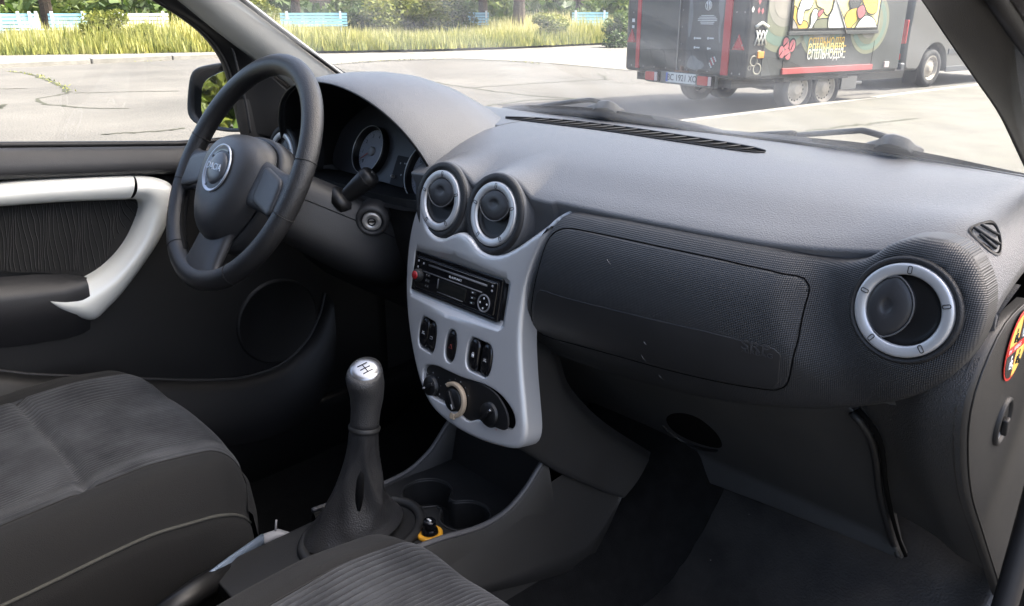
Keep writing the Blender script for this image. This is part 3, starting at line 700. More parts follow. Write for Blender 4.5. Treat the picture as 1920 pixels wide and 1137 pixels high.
mb = MB(); mb.lathe(RF.at(.066, -.010), [(.0125, 0), (.0120, .0008), (.0112, .0012), (.0105, .0008), (.0100, .0002)], 32); mb.build('cursor_ring', BARM, face)
for a in range(4): mb = MB(); mb.lathe(RF.at(.066+.0068*cos(a*pi/2), -.010+.0068*sin(a*pi/2), .0006), [(.0016, 0), (.001, .0004), (.0001, .0004)], 8); mb.build('cursor_mark', WHITE, face)
# ================================================================ STEERING WHEEL
WC = V3(-.3459, -.135, .6294); WT = .5316
WH = Frame(WC, (1, 0, 0), (0, sin(WT), cos(WT)))
wheel = thing('steering_wheel', 'black leather-rimmed steering wheel with round emblem on its hub', 'steering wheel', tuple(WC-WH.z*.03))
RM, RT = .1755, .0160
def rim_rows(a0, a1, n, extra=0.0):
    rows = []
    for a in np.linspace(a0, a1, n):
        c_, s_ = cos(a), sin(a); rows.append([WH.P((RM+(RT+extra)*cos(t)*1.0)*c_, (RM+(RT+extra)*cos(t))*s_, (RT+extra)*sin(t)*.95) for t in np.linspace(0, 2*pi, 22, endpoint=False)])
    return rows
mb = MB(); mb.loft(rim_rows(0, 2*pi, 120), True); rim = mb.build('rim', LEATH, wheel)
SEAM = mat('seam_thread', (.008, .008, .008), .8)
for a in (-14, 12, 168, 194, 236, 304):
    mb = MB(); a = radians(a); P = [WH.P((RM+(RT+.0002)*cos(t))*cos(a), (RM+(RT+.0002)*cos(t))*sin(a), (RT*.95+.0002)*sin(t)) for t in np.linspace(0, 2*pi, 30, endpoint=False)]
    mb.tube(P, .0007, 5, closed=True); mb.build('rim_seam', SEAM, rim)
# stitches up the inside of the rim
mb = MB()
for i in range(90):
    a = radians(184+60*i/90) if i < 90 else 0
    t = pi; r_ = RM+RT*cos(t)-.0006
    mb.tube([WH.P(r_*cos(a), r_*sin(a), -.003), WH.P(r_*cos(a+.008), r_*sin(a+.008), .003)], .0007, 4)
o_ = mb.build('rim_stitching', SEAM, rim); o_['kind'] = 'stuff'
hub_o = resample(np.array([(-.066, .036), (-.035, .050), (0, .053), (.035, .050), (.066, .036), (.079, .006), (.070, -.042), (.050, -.082), (.028, -.104), (0, -.111), (-.028, -.104), (-.050, -.082), (-.070, -.042), (-.079, .006)])*[1.06, 1.05], 72, closed=True)
hc_ = np.array([0, -.02])
def hw_(p, s_): return .010*(1-s_)   # keep face gently domed
rows = []
for s_, h_ in ((.90, -.016), (.985, -.014), (1.0, -.010), (1.0, -.003), (.985, .006), (.95, .0135), (.90, .0195), (.83, .0250), (.74, .0295), (.62, .0330), (.5, .0348), (.25, .0362), (.02, .0365)):
    rows.append([WH.P(*(hc_+(p-hc_)*s_), h_+(.014*(p[1]*s_+.02) if h_ > 0 else 0)) for p in hub_o])
sk = [[WH.P(*(hc_+(p-hc_)*s_*np.array([1.0, 1.0])), h_) for p in hub_o] for s_, h_ in ((.95, -.055), (1.05, -.046), (1.09, -.030), (1.085, -.018), (1.05, -.0125), (1.0, -.013), (.9, -.015))]
loft('hub_skirt', sk, HUBM, wheel, closed=True)
hub = loft('airbag_hub', rows, HUBM, wheel, closed=True)
# emblem: bright dish, dark centre, lettering
EM = Frame(WH.P(.0065, -.010, .0362), WH.x, WH.y*.995+WH.z*.016)
EMS = mat('emblem_silver', (.40, .43, .48), .28, metal=.6); EMB2 = mat('emblem_centre', (.06, .065, .075), .3)
mb = MB(); mb.lathe(EM, [(.0375, .0), (.0375, .0022), (.0362, .0028), (.0350, .0018), (.0300, -.0012), (.0262, -.0015)], 56); em = mb.build('emblem', EMS, wheel)
mb = MB(); rows = [EM.L(circle(1, 56, sx=.0262*s_, sy=.0255*s_), h_) for s_, h_ in ((1.02, -.002), (1, .0005), (.95, .0025), (.8, .0045), (.5, .0055), (.02, .0058))]
mb.loft(rows, True); mb.build('emblem_dome', EMB2, em)
text('emblem_lettering', 'DACIA', EM.at(.0, .000, .0052), .0145, EMS, em, depth=.0012, sx=1.05)
for a in (60, 150, 240, 330): mb = MB(); q = EM.at(.0318*cos(radians(a)), .0318*sin(radians(a)), .0); mb.box(q.o, (.0022, .0022, .0012), [q.x, q.y, q.z]); mb.build('emblem_notch', HUBM, em, bevel=.0004)
text('srs_lettering', 'SRS', WH.at(.002, -.078, .0225), .0105, GREYPR, hub, depth=.0004)
text('airbag_mark', 'AIRBAG', WH.at(.002, -.088, .0185), .0048, GREYPR, hub, depth=.0004)
# spokes
def spoke(P0, P1, w0, w1, th0, th1, nm, z0, z1):
    P0, P1 = np.array(P0), np.array(P1); d = (P1-P0)/np.linalg.norm(P1-P0); q = np.array([-d[1], d[0]]); rows = []
    for t in np.linspace(0, 1, 14):
        c = P0+(P1-P0)*t; wdt = w0+(w1-w0)*t+.012*(max(0, t-.6)/.4)**2+.008*(max(0, .25-t)/.25)**2; th = th0+(th1-th0)*t; zz = z0+(z1-z0)*sm(t)
        rows.append([WH.P(*(c+q*wdt*math.copysign(abs(cos(a))**.7, cos(a))), zz+th*math.copysign(abs(sin(a))**.7, sin(a))) for a in np.linspace(0, 2*pi, 24, endpoint=False)])
    return loft(nm, rows, HUBM, wheel, closed=True, cap=True)
spoke((.045, -.008), (.168, -.022), .038, .030, .013, .010, 'spoke', .0, -.001)
spoke((-.045, -.008), (-.168, -.022), .038, .030, .013, .010, 'spoke', .0, -.001)
spoke((0, -.085), (0, -.170), .044, .050, .012, .010, 'spoke', -.006, -.001)
for s in (-1, 1):   # raised pads on the side spokes
    q = round_rect(.032, .028, .012, 5, cx=.122, cy=-.018)
    rows = [[WH.P(s*u, v-.25*(u-.122), h_) for u, v in inset(q, d)] for d, h_ in ((0, .004), (.0002, .0095), (.0012, .0118), (.004, .0130), (.009, .0134))]
    loft('spoke_pad', rows, HUBM, wheel, closed=True, cap=True)
# ================================================================ STEERING COLUMN
colm = thing('steering_column', 'dark plastic steering column cowl with stalk and ignition lock', 'steering column', tuple(WC-WH.z*.16-V3(0, 0, .06)))
rows = []
for d, wx, hu, hd, cx in ((.045, .050, .040, .050, 0), (.06, .062, .046, .056, 0), (.10, .078, .050, .062, .006), (.15, .092, .052, .068, .014), (.20, .100, .050, .074, .018), (.28, .105, .045, .08, .02)):
    r = []
    for t in np.linspace(0, 2*pi, 44, endpoint=False):
        c_, s_ = cos(t), sin(t); n_ = .55
        r.append(WH.P(cx+wx*math.copysign(abs(c_)**n_, c_), (hu if s_ > 0 else hd)*math.copysign(abs(s_)**n_, s_)-.012, -d))
    rows.append(r)
COLM = mat('column_plastic', (.030, .030, .031), .5, bump=.3, bscale=1000, var=.1, vscale=15)
loft('cowl', rows, COLM, colm, closed=True, cap=True)
mb = MB(); mb.tube([np.array(r[0])*.5+np.array(r[1])*.5+V3(.0006, 0, 0) for r in rows], .0009, 5); mb.build('cowl_split', SEAM, colm)
def pxw(px, py, X): return onX(px, py, X)
sb = pxw(646, 372, -.262); stp = pxw(690, 334, -.232)
ax_ = (stp-sb)/np.linalg.norm(stp-sb)
mb = MB(); P = [sb-ax_*.02, sb, sb+(stp-sb)*.35, sb+(stp-sb)*.8, stp-ax_*.004, stp+ax_*.006, stp+ax_*.010, stp+ax_*.0112]
mb.tube(P, [.0110, .0110, .0135, .0160, .0168, .0165, .0135, .002], 20); stalk = mb.build('stalk', DARK, colm)
mb = MB(); mb.tube([stp-ax_*.0035, stp-ax_*.0022], .0172, 20); mb.build('stalk_ring', HARD2, stalk)
sf = Frame(stp+ax_*.0112, np.cross((0, 0, 1), ax_), np.cross(ax_, np.cross((0, 0, 1), ax_)))
for u, v in ((-.002, .002), (.001, .003), (.002, 0), (-.001, -.002), (.001, -.003)): mb = MB(); mb.lathe(sf.at(u, v, -.0002), [(.0006, 0), (.0001, .0004)], 6); mb.build('stalk_mark', WHITE, stalk)
mb = MB(); mb.tube([sb-ax_*.012, sb+ax_*.001, sb+ax_*.006], [.025, .023, .016], 24); mb.build('stalk_gaiter', DARK, colm)
IG = Frame(onX(697, 416, -.222), (.66, .75, 0), (.12, -.10, .98))
mb = MB(); mb.lathe(IG, [(.027, -.03), (.0265, -.004), (.024, .001), (.0205, .0022), (.0175, .001), (.0170, -.006), (.0001, -.006)], 40); ign = mb.build('ignition_lock', COLM, colm)
mb = MB(); mb.lathe(IG, [(.0150, -.006), (.0150, .0005), (.0142, .0014), (.0085, .0014), (.008, .0004), (.0001, .0004)], 36); mb.build('lock_barrel', mat('zinc', (.55, .53, .50), .35, metal=.6), ign)
mb = MB(); mb.lathe(IG, [(.0068, .0006), (.0066, .0016), (.005, .0016), (.0046, .0008)], 24); mb.build('key_surround', DARK, ign)
mb = MB(); mb.box(IG.P(0, 0, .0010), (.0045, .0011, .0006), [IG.x, IG.y, IG.z]); mb.build('key_slot', VOID, ign)

# ================================================================ DRIVER'S DOOR
DX = -.68
DOORM = mat('door_plastic', (.008, .008, .0085), .5, bump=.3, bscale=900, var=.12, vscale=10)
DOORT = mat('door_top_plastic', (.024, .024, .026), .48, bump=.3, bscale=900, var=.1, vscale=10)
door = thing('driver_door', 'black driver door with pale silver curved pull handle and dark fabric panel', 'car door', (DX, -.3, -.05))
def belt(y): return .6225+.100*max(0, -.09-y)*1.0-.02*max(0, y+.09)
ys = np.linspace(-1.15, .33, 60); rows = []
for y in ys:
    b = belt(y)
    rows.append([(DX+.002, y, b), (DX+.014, y, b+.0005), (DX+.020, y, b-.004), (DX+.026, y, b-.022), (DX+.030, y, b-.036), (DX+.022, y, b-.044), (DX+.002, y, b-.050), (DX-.002, y, b-.07), (DX, y, .45), (DX+.002, y, .36), (DX+.004, y, .30), (DX+.005, y, .22), (DX+.004, y, .12), (DX, y, .02), (DX-.005, y, -.08)])
loft('door_panel', rows, DOORM, door, solid=.02)
rows = []
for y in ys:
    b = belt(y); rows.append([(DX+.0, y, b+.002), (DX+.016, y, b+.0025), (DX+.0225, y, b-.004), (DX+.029, y, b-.022), (DX+.033, y, b-.034), (DX+.029, y, b-.042), (DX+.018, y, b-.047)])
loft('belt_ledge', rows, DOORT, door)
mb = MB(); mb.tube([(DX+.002, y, belt(y)+.006) for y in ys], .0055, 8); mb.build('window_seal', DARK, door)
# curved silver trim in two pieces
so1 = [onX(px, py, DX+.026) for px, py in [(-60, 350), (0, 345), (60, 340), (120, 336.5), (190, 333), (250, 331)]]
si1 = [onX(px, py, DX+.026) for px, py in [(-60, 392), (0, 388), (60, 383), (120, 379), (190, 376), (241, 374)]]
ext_ = lambda p: p+V3(0, -.34, .012)
so1.insert(0, ext_(so1[0])); si1.insert(0, ext_(si1[0]))
so2 = [onX(px, py, DX+.028) for px, py in [(252, 331), (285, 333), (313, 341), (325, 356), (322, 388), (303, 440), (270, 493), (232, 545), (204, 576), (178, 599), (150, 597), (115, 585)]]
si2 = [onX(px, py, DX+.028) for px, py in [(243, 374), (258, 375), (265, 384), (262, 405), (245, 445), (222, 478), (192, 506), (160, 525), (130, 537), (105, 541), (85, 543), (67, 543)]]
so2[-1] = onX(100, 575, DX+.028)
so2 = so2[:-1]+[onX(112, 584, DX+.028), onX(85, 563, DX+.028)]; si2 = si2[:-1]+[onX(75, 543, DX+.028), onX(67, 543, DX+.028)]
strip('silver_trim', so1, si1, PEARL, door, bulge=(.016, 0, 0), n=30, m=14, depth=(-.03, 0, 0), power=.6)
ph = strip('pull_handle', so2, si2, PEARL, door, bulge=(.026, 0, 0), n=70, m=18, depth=(-.035, 0, 0), power=.6)
# fabric insert with upright ribs
FABD = mat('door_fabric', (.012, .012, .012), .95, sheen=.15, bump=.3, bscale=900)
fo_ = [onX(px, py, DX+.006) for px, py in [(-80, 385), (60, 378), (180, 370), (250, 370), (266, 385), (260, 420), (235, 465), (200, 500), (165, 522), (110, 514), (30, 512), (-80, 515)]]
fo_ = [ext_(fo_[0])]+fo_+[ext_(fo_[-1])+V3(0, 0, -.02)]
F2 = Frame((DX+.006, 0, 0), (0, -1, 0), (0, 0, 1)); F2.z = V3(1, 0, 0)
fo2 = np.array([(-p[1], p[2]) for p in fo_])
slab('fabric_insert', F2, resample(fo2, 80, closed=True)[::1], FABD, door, thick=.004, rim=.002)
for i in range(-22, 46):       # crinkled ribs of the fabric
    px = -60+i*7.2; top, bot = 377-px*.02, 511
    if px > 175: bot = 511-(px-175)*1.55
    if bot-top < 20: continue
    P = [onX(px+6*sin(i*.7+k*.5)+(k-3)*1.6+random.uniform(-1.2, 1.2), top+(bot-top)*k/7, DX+.0105) for k in range(8)]
    mb = MB(); mb.tube(resample(np.array(P), 20), [.0003]+[.0010+.0004*random.random()]*18+[.0003], 5, sx=.8); mb.build('fabric_rib', FABD, door)
# armrest shelf and lower moulding
rows = []
for px, t, bt in ((-120, 520, 560), (0, 520, 558), (60, 515, 552), (120, 514, 545), (150, 517, 536), (163, 524, 528)):
    a, b = onX(px, t, DX+.012), onX(px, bt, DX+.05)
    rows.append([a, a*.5+b*.5+V3(.004, 0, .006), b+V3(0, 0, .004), b+V3(.006, 0, -.006), b+V3(-.004, 0, -.05), b+V3(-.04, 0, -.10)])
rows.insert(0, [np.array(p)+V3(0, -.36, .01) for p in rows[0]])
loft('armrest', rows, DOORT, door)
lm = [(-60, 690), (0, 695), (60, 702), (150, 706), (280, 711), (400, 713), (470, 705), (530, 682), (575, 640), (600, 590), (610, 550)]
lm3 = resample(np.array([onX(px, py, DX+.012) for px, py in lm]), 60)
lm3 = np.vstack([[lm3[0]+V3(0, -.40, .03)], lm3])
mb = MB(); mb.tube(lm3, .0032, 8); mb.build('pocket_edge', DOORT, door)
lo3 = lm3+V3(.035, 0, -.015); lo4 = lm3+V3(.03, 0, -.14)
loft('map_pocket', [lm3+V3(-.004, 0, 0), lm3+V3(.012, 0, -.002), lo3, lo4], DOORM, door)
SPK = Frame(onX(522, 603, DX+.006), (0, -1, 0), (0, 0, 1)); SPK.z = V3(1, 0, 0)
mb = MB(); mb.lathe(SPK, [(.094, -.002), (.092, .003), (.089, .0045), (.085, .0040), (.083, .0030), (.0001, .006)], 56); spk = mb.build('speaker_grille', DOORM, door)
mb = MB(); mb.lathe(SPK, [(.0905, .0042), (.0895, .0052), (.0885, .0042)], 56); mb.build('grille_ring', DOORM, spk)
# sail panel and window frame
WFm = mat('window_frame', (.008, .008, .0085), .4)
wo = [(292, 0), (340, 30), (381, 62), (409, 95), (426, 127), (441, 180), (456, 246)]
wi = [(332, 0), (400, 55), (470, 108), (520, 150), (560, 185), (575, 230), (580, 270)]
P_in = [onX(px, py, DX+.004) for px, py in wo]; P_out = [onX(px, py, DX+.030) for px, py in wi]
P_in = [onX(230, -50, DX+.004), onX(120, -140, DX+.004)][::-1]+P_in; P_out = [onX(262, -55, DX+.030), onX(150, -145, DX+.030)][::-1]+P_out
strip('window_frame', P_in, P_out, WFm, door, bulge=(.006, 0, 0), n=40, m=8, depth=(-.02, 0, 0))
mb = MB(); mb.tube(resample(np.array([p+V3(.001, 0, 0) for p in P_in]), 40), .004, 8); mb.build('frame_seal', WFm, door)
mb = MB(); mb.tube(resample(np.array([onX(px, py, DX+.022) for px, py in [(300, -30), (345, 14), (400, 58), (432, 85), (446, 130), (462, 200), (470, 250)]]), 40), .0025, 6); mb.build('frame_ridge', DOORT, door)
loft('sail_panel', [[(DX+.012, y, z) for z in (.56, .66, .70)] for y in (.02, .06)]+[[(DX+.014, .18, .55), (DX+.014, .18, .68), (DX+.012, .18, .73)], [(DX+.016, .34, .55), (DX+.016, .34, .66), (DX+.016, .34, .68)]], DOORM, door)
mk('corner_filler', [(DX+.004, y, z) for y, z in ((.02, .5), (.47, .5), (.44, .63), (.30, .72), (.16, .80), (.05, .82))], [(0, 1, 2, 3, 4, 5)], DOORM, door)
# window pane
GLASS = bpy.data.materials.new('window_glass'); GLASS.use_nodes = True; g_ = GLASS.node_tree; g_.nodes.clear()
def glass_nodes(g_, dust):
    out = g_.nodes.new('ShaderNodeOutputMaterial'); tr = g_.nodes.new('ShaderNodeBsdfTransparent'); gl = g_.nodes.new('ShaderNodeBsdfGlossy'); mx = g_.nodes.new('ShaderNodeMixShader')
    lw = g_.nodes.new('ShaderNodeLayerWeight'); pw = g_.nodes.new('ShaderNodeMath'); pw.operation = 'POWER'; pw.inputs[1].default_value = 5; ml = g_.nodes.new('ShaderNodeMath'); ml.operation = 'MULTIPLY_ADD'; ml.inputs[1].default_value = .85; ml.inputs[2].default_value = .05
    g_.links.new(lw.outputs['Facing'], pw.inputs[0]); g_.links.new(pw.outputs[0], ml.inputs[0])      # Schlick reflectance of a thin pane, same from both sides
    tr.inputs[0].default_value = (.94, .97, .96, 1); gl.inputs['Roughness'].default_value = .0
    g_.links.new(ml.outputs[0], mx.inputs[0]); g_.links.new(tr.outputs[0], mx.inputs[1]); g_.links.new(gl.outputs[0], mx.inputs[2])
    df = g_.nodes.new('ShaderNodeBsdfTranslucent'); df.inputs[0].default_value = (.8, .85, .85, 1); m2 = g_.nodes.new('ShaderNodeMixShader'); m2.inputs[0].default_value = dust
    n_ = g_.nodes.new('ShaderNodeTexNoise'); n_.inputs['Scale'].default_value = 9; n_.inputs['Detail'].default_value = 5; mr = g_.nodes.new('ShaderNodeMapRange'); mr.inputs['From Min'].default_value = .38; mr.inputs['From Max'].default_value = .66; mr.inputs['To Min'].default_value = dust*.55; mr.inputs['To Max'].default_value = dust*1.9
    tc = g_.nodes.new('ShaderNodeTexCoord'); g_.links.new(tc.outputs['Object'], n_.inputs['Vector']); g_.links.new(n_.outputs['Fac'], mr.inputs[0]); g_.links.new(mr.outputs[0], m2.inputs[0])
    g_.links.new(mx.outputs[0], m2.inputs[1]); g_.links.new(df.outputs[0], m2.inputs[2]); g_.links.new(m2.outputs[0], out.inputs[0])
glass_nodes(g_, .004)
ptop = [(DX-.006, y, belt(y)-.02) for y in np.linspace(-1.1, .10, 20)]
pt2 = [(DX+.05*0-.006+.10*t*0, y, .72+.40*sm((.12-y)/.55)) for t, y in zip(np.linspace(0, 1, 20), np.linspace(-1.1, .10, 20))]
loft('window_pane', [ptop, pt2], GLASS, door)
# ================================================================ WING MIRROR
mir = thing('wing_mirror', 'dark grey wing mirror outside the driver window reflecting green grass', 'wing mirror', (-.80, .06, .60))
MR = Frame(onX(405, 185, -.80), (.93, .36, 0), (0, 0, 1))
mo = MR.casts([(356, 150), (366, 130), (395, 121), (440, 116), (490, 118), (500, 180), (495, 240), (440, 248), (390, 241), (362, 228), (352, 205)])
mo = resample(mo, 60, closed=True); mo = mo if area2(mo) > 0 else mo[::-1]
MIRM = mat('mirror_housing', (.045, .045, .047), .5, bump=.3, bscale=700, var=.1)
mc = mo.mean(0); rows = []
for s_, h_ in ((.02, -.075), (.5, -.07), (.8, -.055), (.95, -.035), (1.0, -.012), (1.0, .0), (.97, .004), (.90, .002), (.885, -.006)): rows.append(MR.L(mc+(mo-mc)*s_, h_))
loft('housing', rows, MIRM, mir, closed=True)
mg = MR.casts([(378, 165), (388, 148), (420, 133), (450, 131), (470, 135), (476, 200), (470, 243), (420, 240), (385, 228), (376, 205)]); mg = resample(mg, 50, closed=True); mg = mg if area2(mg) > 0 else mg[::-1]
slab('mirror_glass', MR, mg, mat('mirror', (.85, .87, .86), .02, metal=1), mir, thick=.001, rim=.0005, w=-.003)
mb = MB(); mb.tube([MR.P(*MR.cast(452, 235), -.03), V3(-.69, .09, .63)], [.02, .025], 10); mb.build('mount_arm', MIRM, mir)

# ================================================================ BODY SHELL: pillars, roof, scuttle
body = thing('car_shell', 'dark car shell with roof and windscreen pillars framing the view', 'car', (0, -.5, -.1))
PILM = mat('pillar_trim', (.56, .55, .51), .6, bump=.25, bscale=900, var=.05, vscale=10)
PILD = mat('pillar_dark', (.016, .015, .015), .55, bump=.2, bscale=900, var=.1)
FRIT = mat('black_frit', (.004, .004, .004), .3)
wi2 = [(150, -145), (262, -55), (332, 0), (400, 55), (470, 108), (530, 152), (585, 192)]
pin = [(262, -140), (370, -50), (440, 0), (500, 46), (560, 91), (624, 139), (690, 188)]
Al = [onX(px, py, -.648) for px, py in wi2]; Bl = [onX(px, py, -.600) for px, py in pin]
strip('pillar_trim', Al, Bl, PILM, body, bulge=(.012, -.012, 0), n=30, m=12, depth=(-.01, .03, 0))
frl = [p+V3(.004, .012, 0) for p in Bl]; mb = MB(); mb.tube(resample(np.array(frl), 30), .004, 6); mb.build('screen_seal', FRIT, body)
pr_in = [(1600, -160), (1665, -85), (1727, 0), (1768, 62), (1822, 141), (1872, 214), (1905, 282), (1935, 345), (1960, 400)]
Ar = [onX(px, py, .590-.02*max(0, -py)/160) for px, py in pr_in]
pr_out = [(1760, -160), (1822, -85), (1850, -20), (1905, 62), (1960, 141), (2010, 214), (2050, 282), (2080, 345), (2100, 400)]
Br = [onX(px, py, .615-.02*max(0, -py)/160) for px, py in pr_out]
strip('pillar_trim', Ar, Br, PILD, body, bulge=(-.006, -.014, 0), n=30, m=12, depth=(.0, .03, 0))
Cr = [onX(px+95, py+5, .640-.02*max(0, -py)/160) for px, py in pr_out]
strip('door_aperture_flange', [p+V3(.004, .002, 0) for p in Br], Cr, mat('flange_paint', (.05, .045, .045), .35), body, bulge=(.0, -.012, 0), n=30, m=8, depth=(0, .03, 0))
mb = MB(); mb.tube(resample(np.array([p+V3(.004, -.004, 0) for p in Br]), 30), .007, 8); mb.build('door_seal', PILD, body)
# windscreen
WG = bpy.data.materials.new('windscreen_glass'); WG.use_nodes = True; WG.node_tree.nodes.clear(); glass_nodes(WG.node_tree, .040)
rows = []
for t in np.linspace(0, 1, 12):
    rows.append([(x*(1-.07*t), yw(x)+.012-.86*t-.03*sin(pi*t)*0, .672+.53*t) for x in np.linspace(-.655, .655, 24)])
scr = thing('windscreen', 'slightly dusty raked windscreen above the dashboard', 'windscreen', (0, .41, .67)); loft('glass_pane', rows, WG, scr)
# black band at the foot of the glass
rows = [[(x, yw(x)+.020, .668) for x in np.linspace(-.655, .655, 40)], [(x, yw(x)+.012, .680) for x in np.linspace(-.655, .655, 40)], [(x*.998, yw(x)+.009, .6815+.006*sm((x-.05)/.4)) for x in np.linspace(-.655, .655, 40)]]
loft('frit_band', rows, FRIT, scr, solid=.002)
# roof with pale headlining, header rail
SEATD_ = mat('rear_trim', (.03, .03, .03), .8)
HEADL = mat('headlining', (.40, .385, .35), .9, bump=.3, bscale=500)
PAINT = mat('body_paint', (.035, .035, .038), .3, coat=.8)
rows = []
for y in np.r_[np.linspace(-.47, -.6, 4), np.linspace(-.75, -1.75, 6)]:
    rows.append([(x, y, 1.195+.03*(1-(x/.58)**2)+.02*sm((-.47-y)/.3)) for x in np.linspace(-.585, .585, 17)])
loft('headlining', rows, HEADL, body)
loft('roof', [[p+V3(0, .02, .025) for p in map(np.array, r)] for r in rows], PAINT, body, solid=.004)
loft('cant_rail', [[(-.60, y, 1.13+.03*sm((-.3-y)/.4)-(.12*sm((y+.5)/.4))) for y in np.linspace(-1.6, -.2, 20)], [(-.585, y, 1.20-.12*sm((y+.5)/.4)) for y in np.linspace(-1.6, -.2, 20)]], HEADL, body, solid=.01)
# rear of the cabin, behind the camera
for sx_, nm_ in ((-.70, 'left_rear_side'), (.70, 'right_rear_side')):
    loft('rear_side', [[(sx_, y, z) for z in (-.1, .3, .66)] for y in (-1.12, -1.4, -1.8)], PAINT, body, solid=.03)
    loft('centre_post', [[(sx_, y, .6), (sx_*.94, y, .95), (sx_*.85, y, 1.22)] for y in (-1.02, -1.14)], HARD, body, solid=.03)
loft('rear_bulkhead', [[(x, -1.80, -.1), (x, -1.80, .4), (x, -1.74, .95), (x, -1.72, 1.2)] for x in (-.70, -.3, .3, .70)], SEATD_, body, solid=.05)
# scuttle below the windscreen, outside
loft('scuttle', [[(x, yw(x)+.022, .664) for x in np.linspace(-.66, .66, 24)], [(x, yw(x)+.10, .640) for x in np.linspace(-.66, .66, 24)], [(x, yw(x)+.16, .60) for x in np.linspace(-.68, .68, 24)], [(x, yw(x)+.6, .52) for x in np.linspace(-.70, .70, 24)], [(x, yw(x)+.85, .35) for x in np.linspace(-.70, .70, 24)]], DARK, body)

# ================================================================ WIPERS
WIPM = mat('wiper_rubber', (.010, .012, .014), .5, var=.1)
def screen_pt(px, py, lift):
    """sight line meets the raked glass"""
    n = V3(0, .53, .86); n /= np.linalg.norm(n); p = onP(px, py, (0, .40+lift*.5, .68), n)
    for _ in range(12): p = onP(px, py, (p[0], yw(p[0])+.012+lift*n[1], .672+lift*n[2]), n)
    return p
def wiper(label, blade_top, blade_bot, arm, br, loc):
    t = thing('windscreen_wiper', label, 'wiper', tuple(loc))
    A = resample(np.array([screen_pt(*p, .018) for p in blade_top]), 40); B = resample(np.array([screen_pt(*p, .004) for p in blade_bot]), 40)
    nrm = V3(0, .53, .86)/np.linalg.norm((.53, .86))
    rows = [A+nrm*.000, A*.75+B*.25+nrm*.004, A*.3+B*.7+nrm*.002, B, B-nrm*.004+V3(0, .004, 0), A-nrm*.006+V3(0, .006, 0)]
    loft('blade', [r for r in rows], WIPM, t)
    mb = MB(); mb.tube(resample(np.array([screen_pt(*p, .03) for p in arm]), 30), .0042, 8, sx=.7); mb.build('arm', WIPM, t)
    P = np.array([screen_pt(*p, .026) for p in br]); P = resample(P, 40, closed=True, curve=False); c = P.mean(0)
    mb = MB(); mb.loft([P-nrm*.012, P, c+(P-c)*.88+nrm*.004, c+(P-c)*.05+nrm*.006], True); b = mb.build('bracket', WIPM, t)
    for dx in (-12, 14): mb = MB(); q = np.mean([screen_pt(*p, .034) for p in br], 0); f_ = Frame(q+V3(dx*.0011, 0, .004), (1, 0, 0), (0, -.86, .53)); mb.lathe(f_, [(.0028, 0), (.0026, .001), (.0015, .001), (.0012, -.001)], 12); mb.build('bracket_hole', GREYPR, b)
    return t
wiper('left wiper lying along the windscreen foot ahead of the instrument hood', [(941, 204), (985, 198), (1090, 201), (1170, 210), (1250, 222), (1320, 237), (1352, 247)], [(941, 207), (985, 210), (1090, 216), (1170, 226), (1250, 237), (1320, 248), (1352, 252)], [(1010, 200), (1060, 193), (1105, 188), (1130, 193)], [(1094, 212), (1098, 201), (1112, 197), (1122, 191), (1140, 190), (1155, 196), (1168, 207), (1173, 208), (1166, 220), (1130, 216)], screen_pt(1130, 215, 0))
wiper('right wiper lying along the windscreen foot ahead of the passenger seat', [(1350, 247), (1400, 250), (1490, 257), (1600, 266), (1720, 284), (1830, 306), (1960, 335)], [(1350, 253), (1400, 259), (1490, 272), (1600, 290), (1720, 312), (1830, 332), (1960, 358)], [(1380, 255), (1485, 250), (1488, 254), (1600, 246), (1622, 246), (1665, 258)], [(1608, 281), (1616, 272), (1640, 266), (1655, 256), (1672, 253), (1690, 257), (1708, 264), (1720, 277), (1733, 281), (1720, 299), (1660, 288)], screen_pt(1670, 285, 0))
mb = MB(); mb.tube([screen_pt(1484, 249, .031), screen_pt(1488, 249.5, .031)], .006, 8)

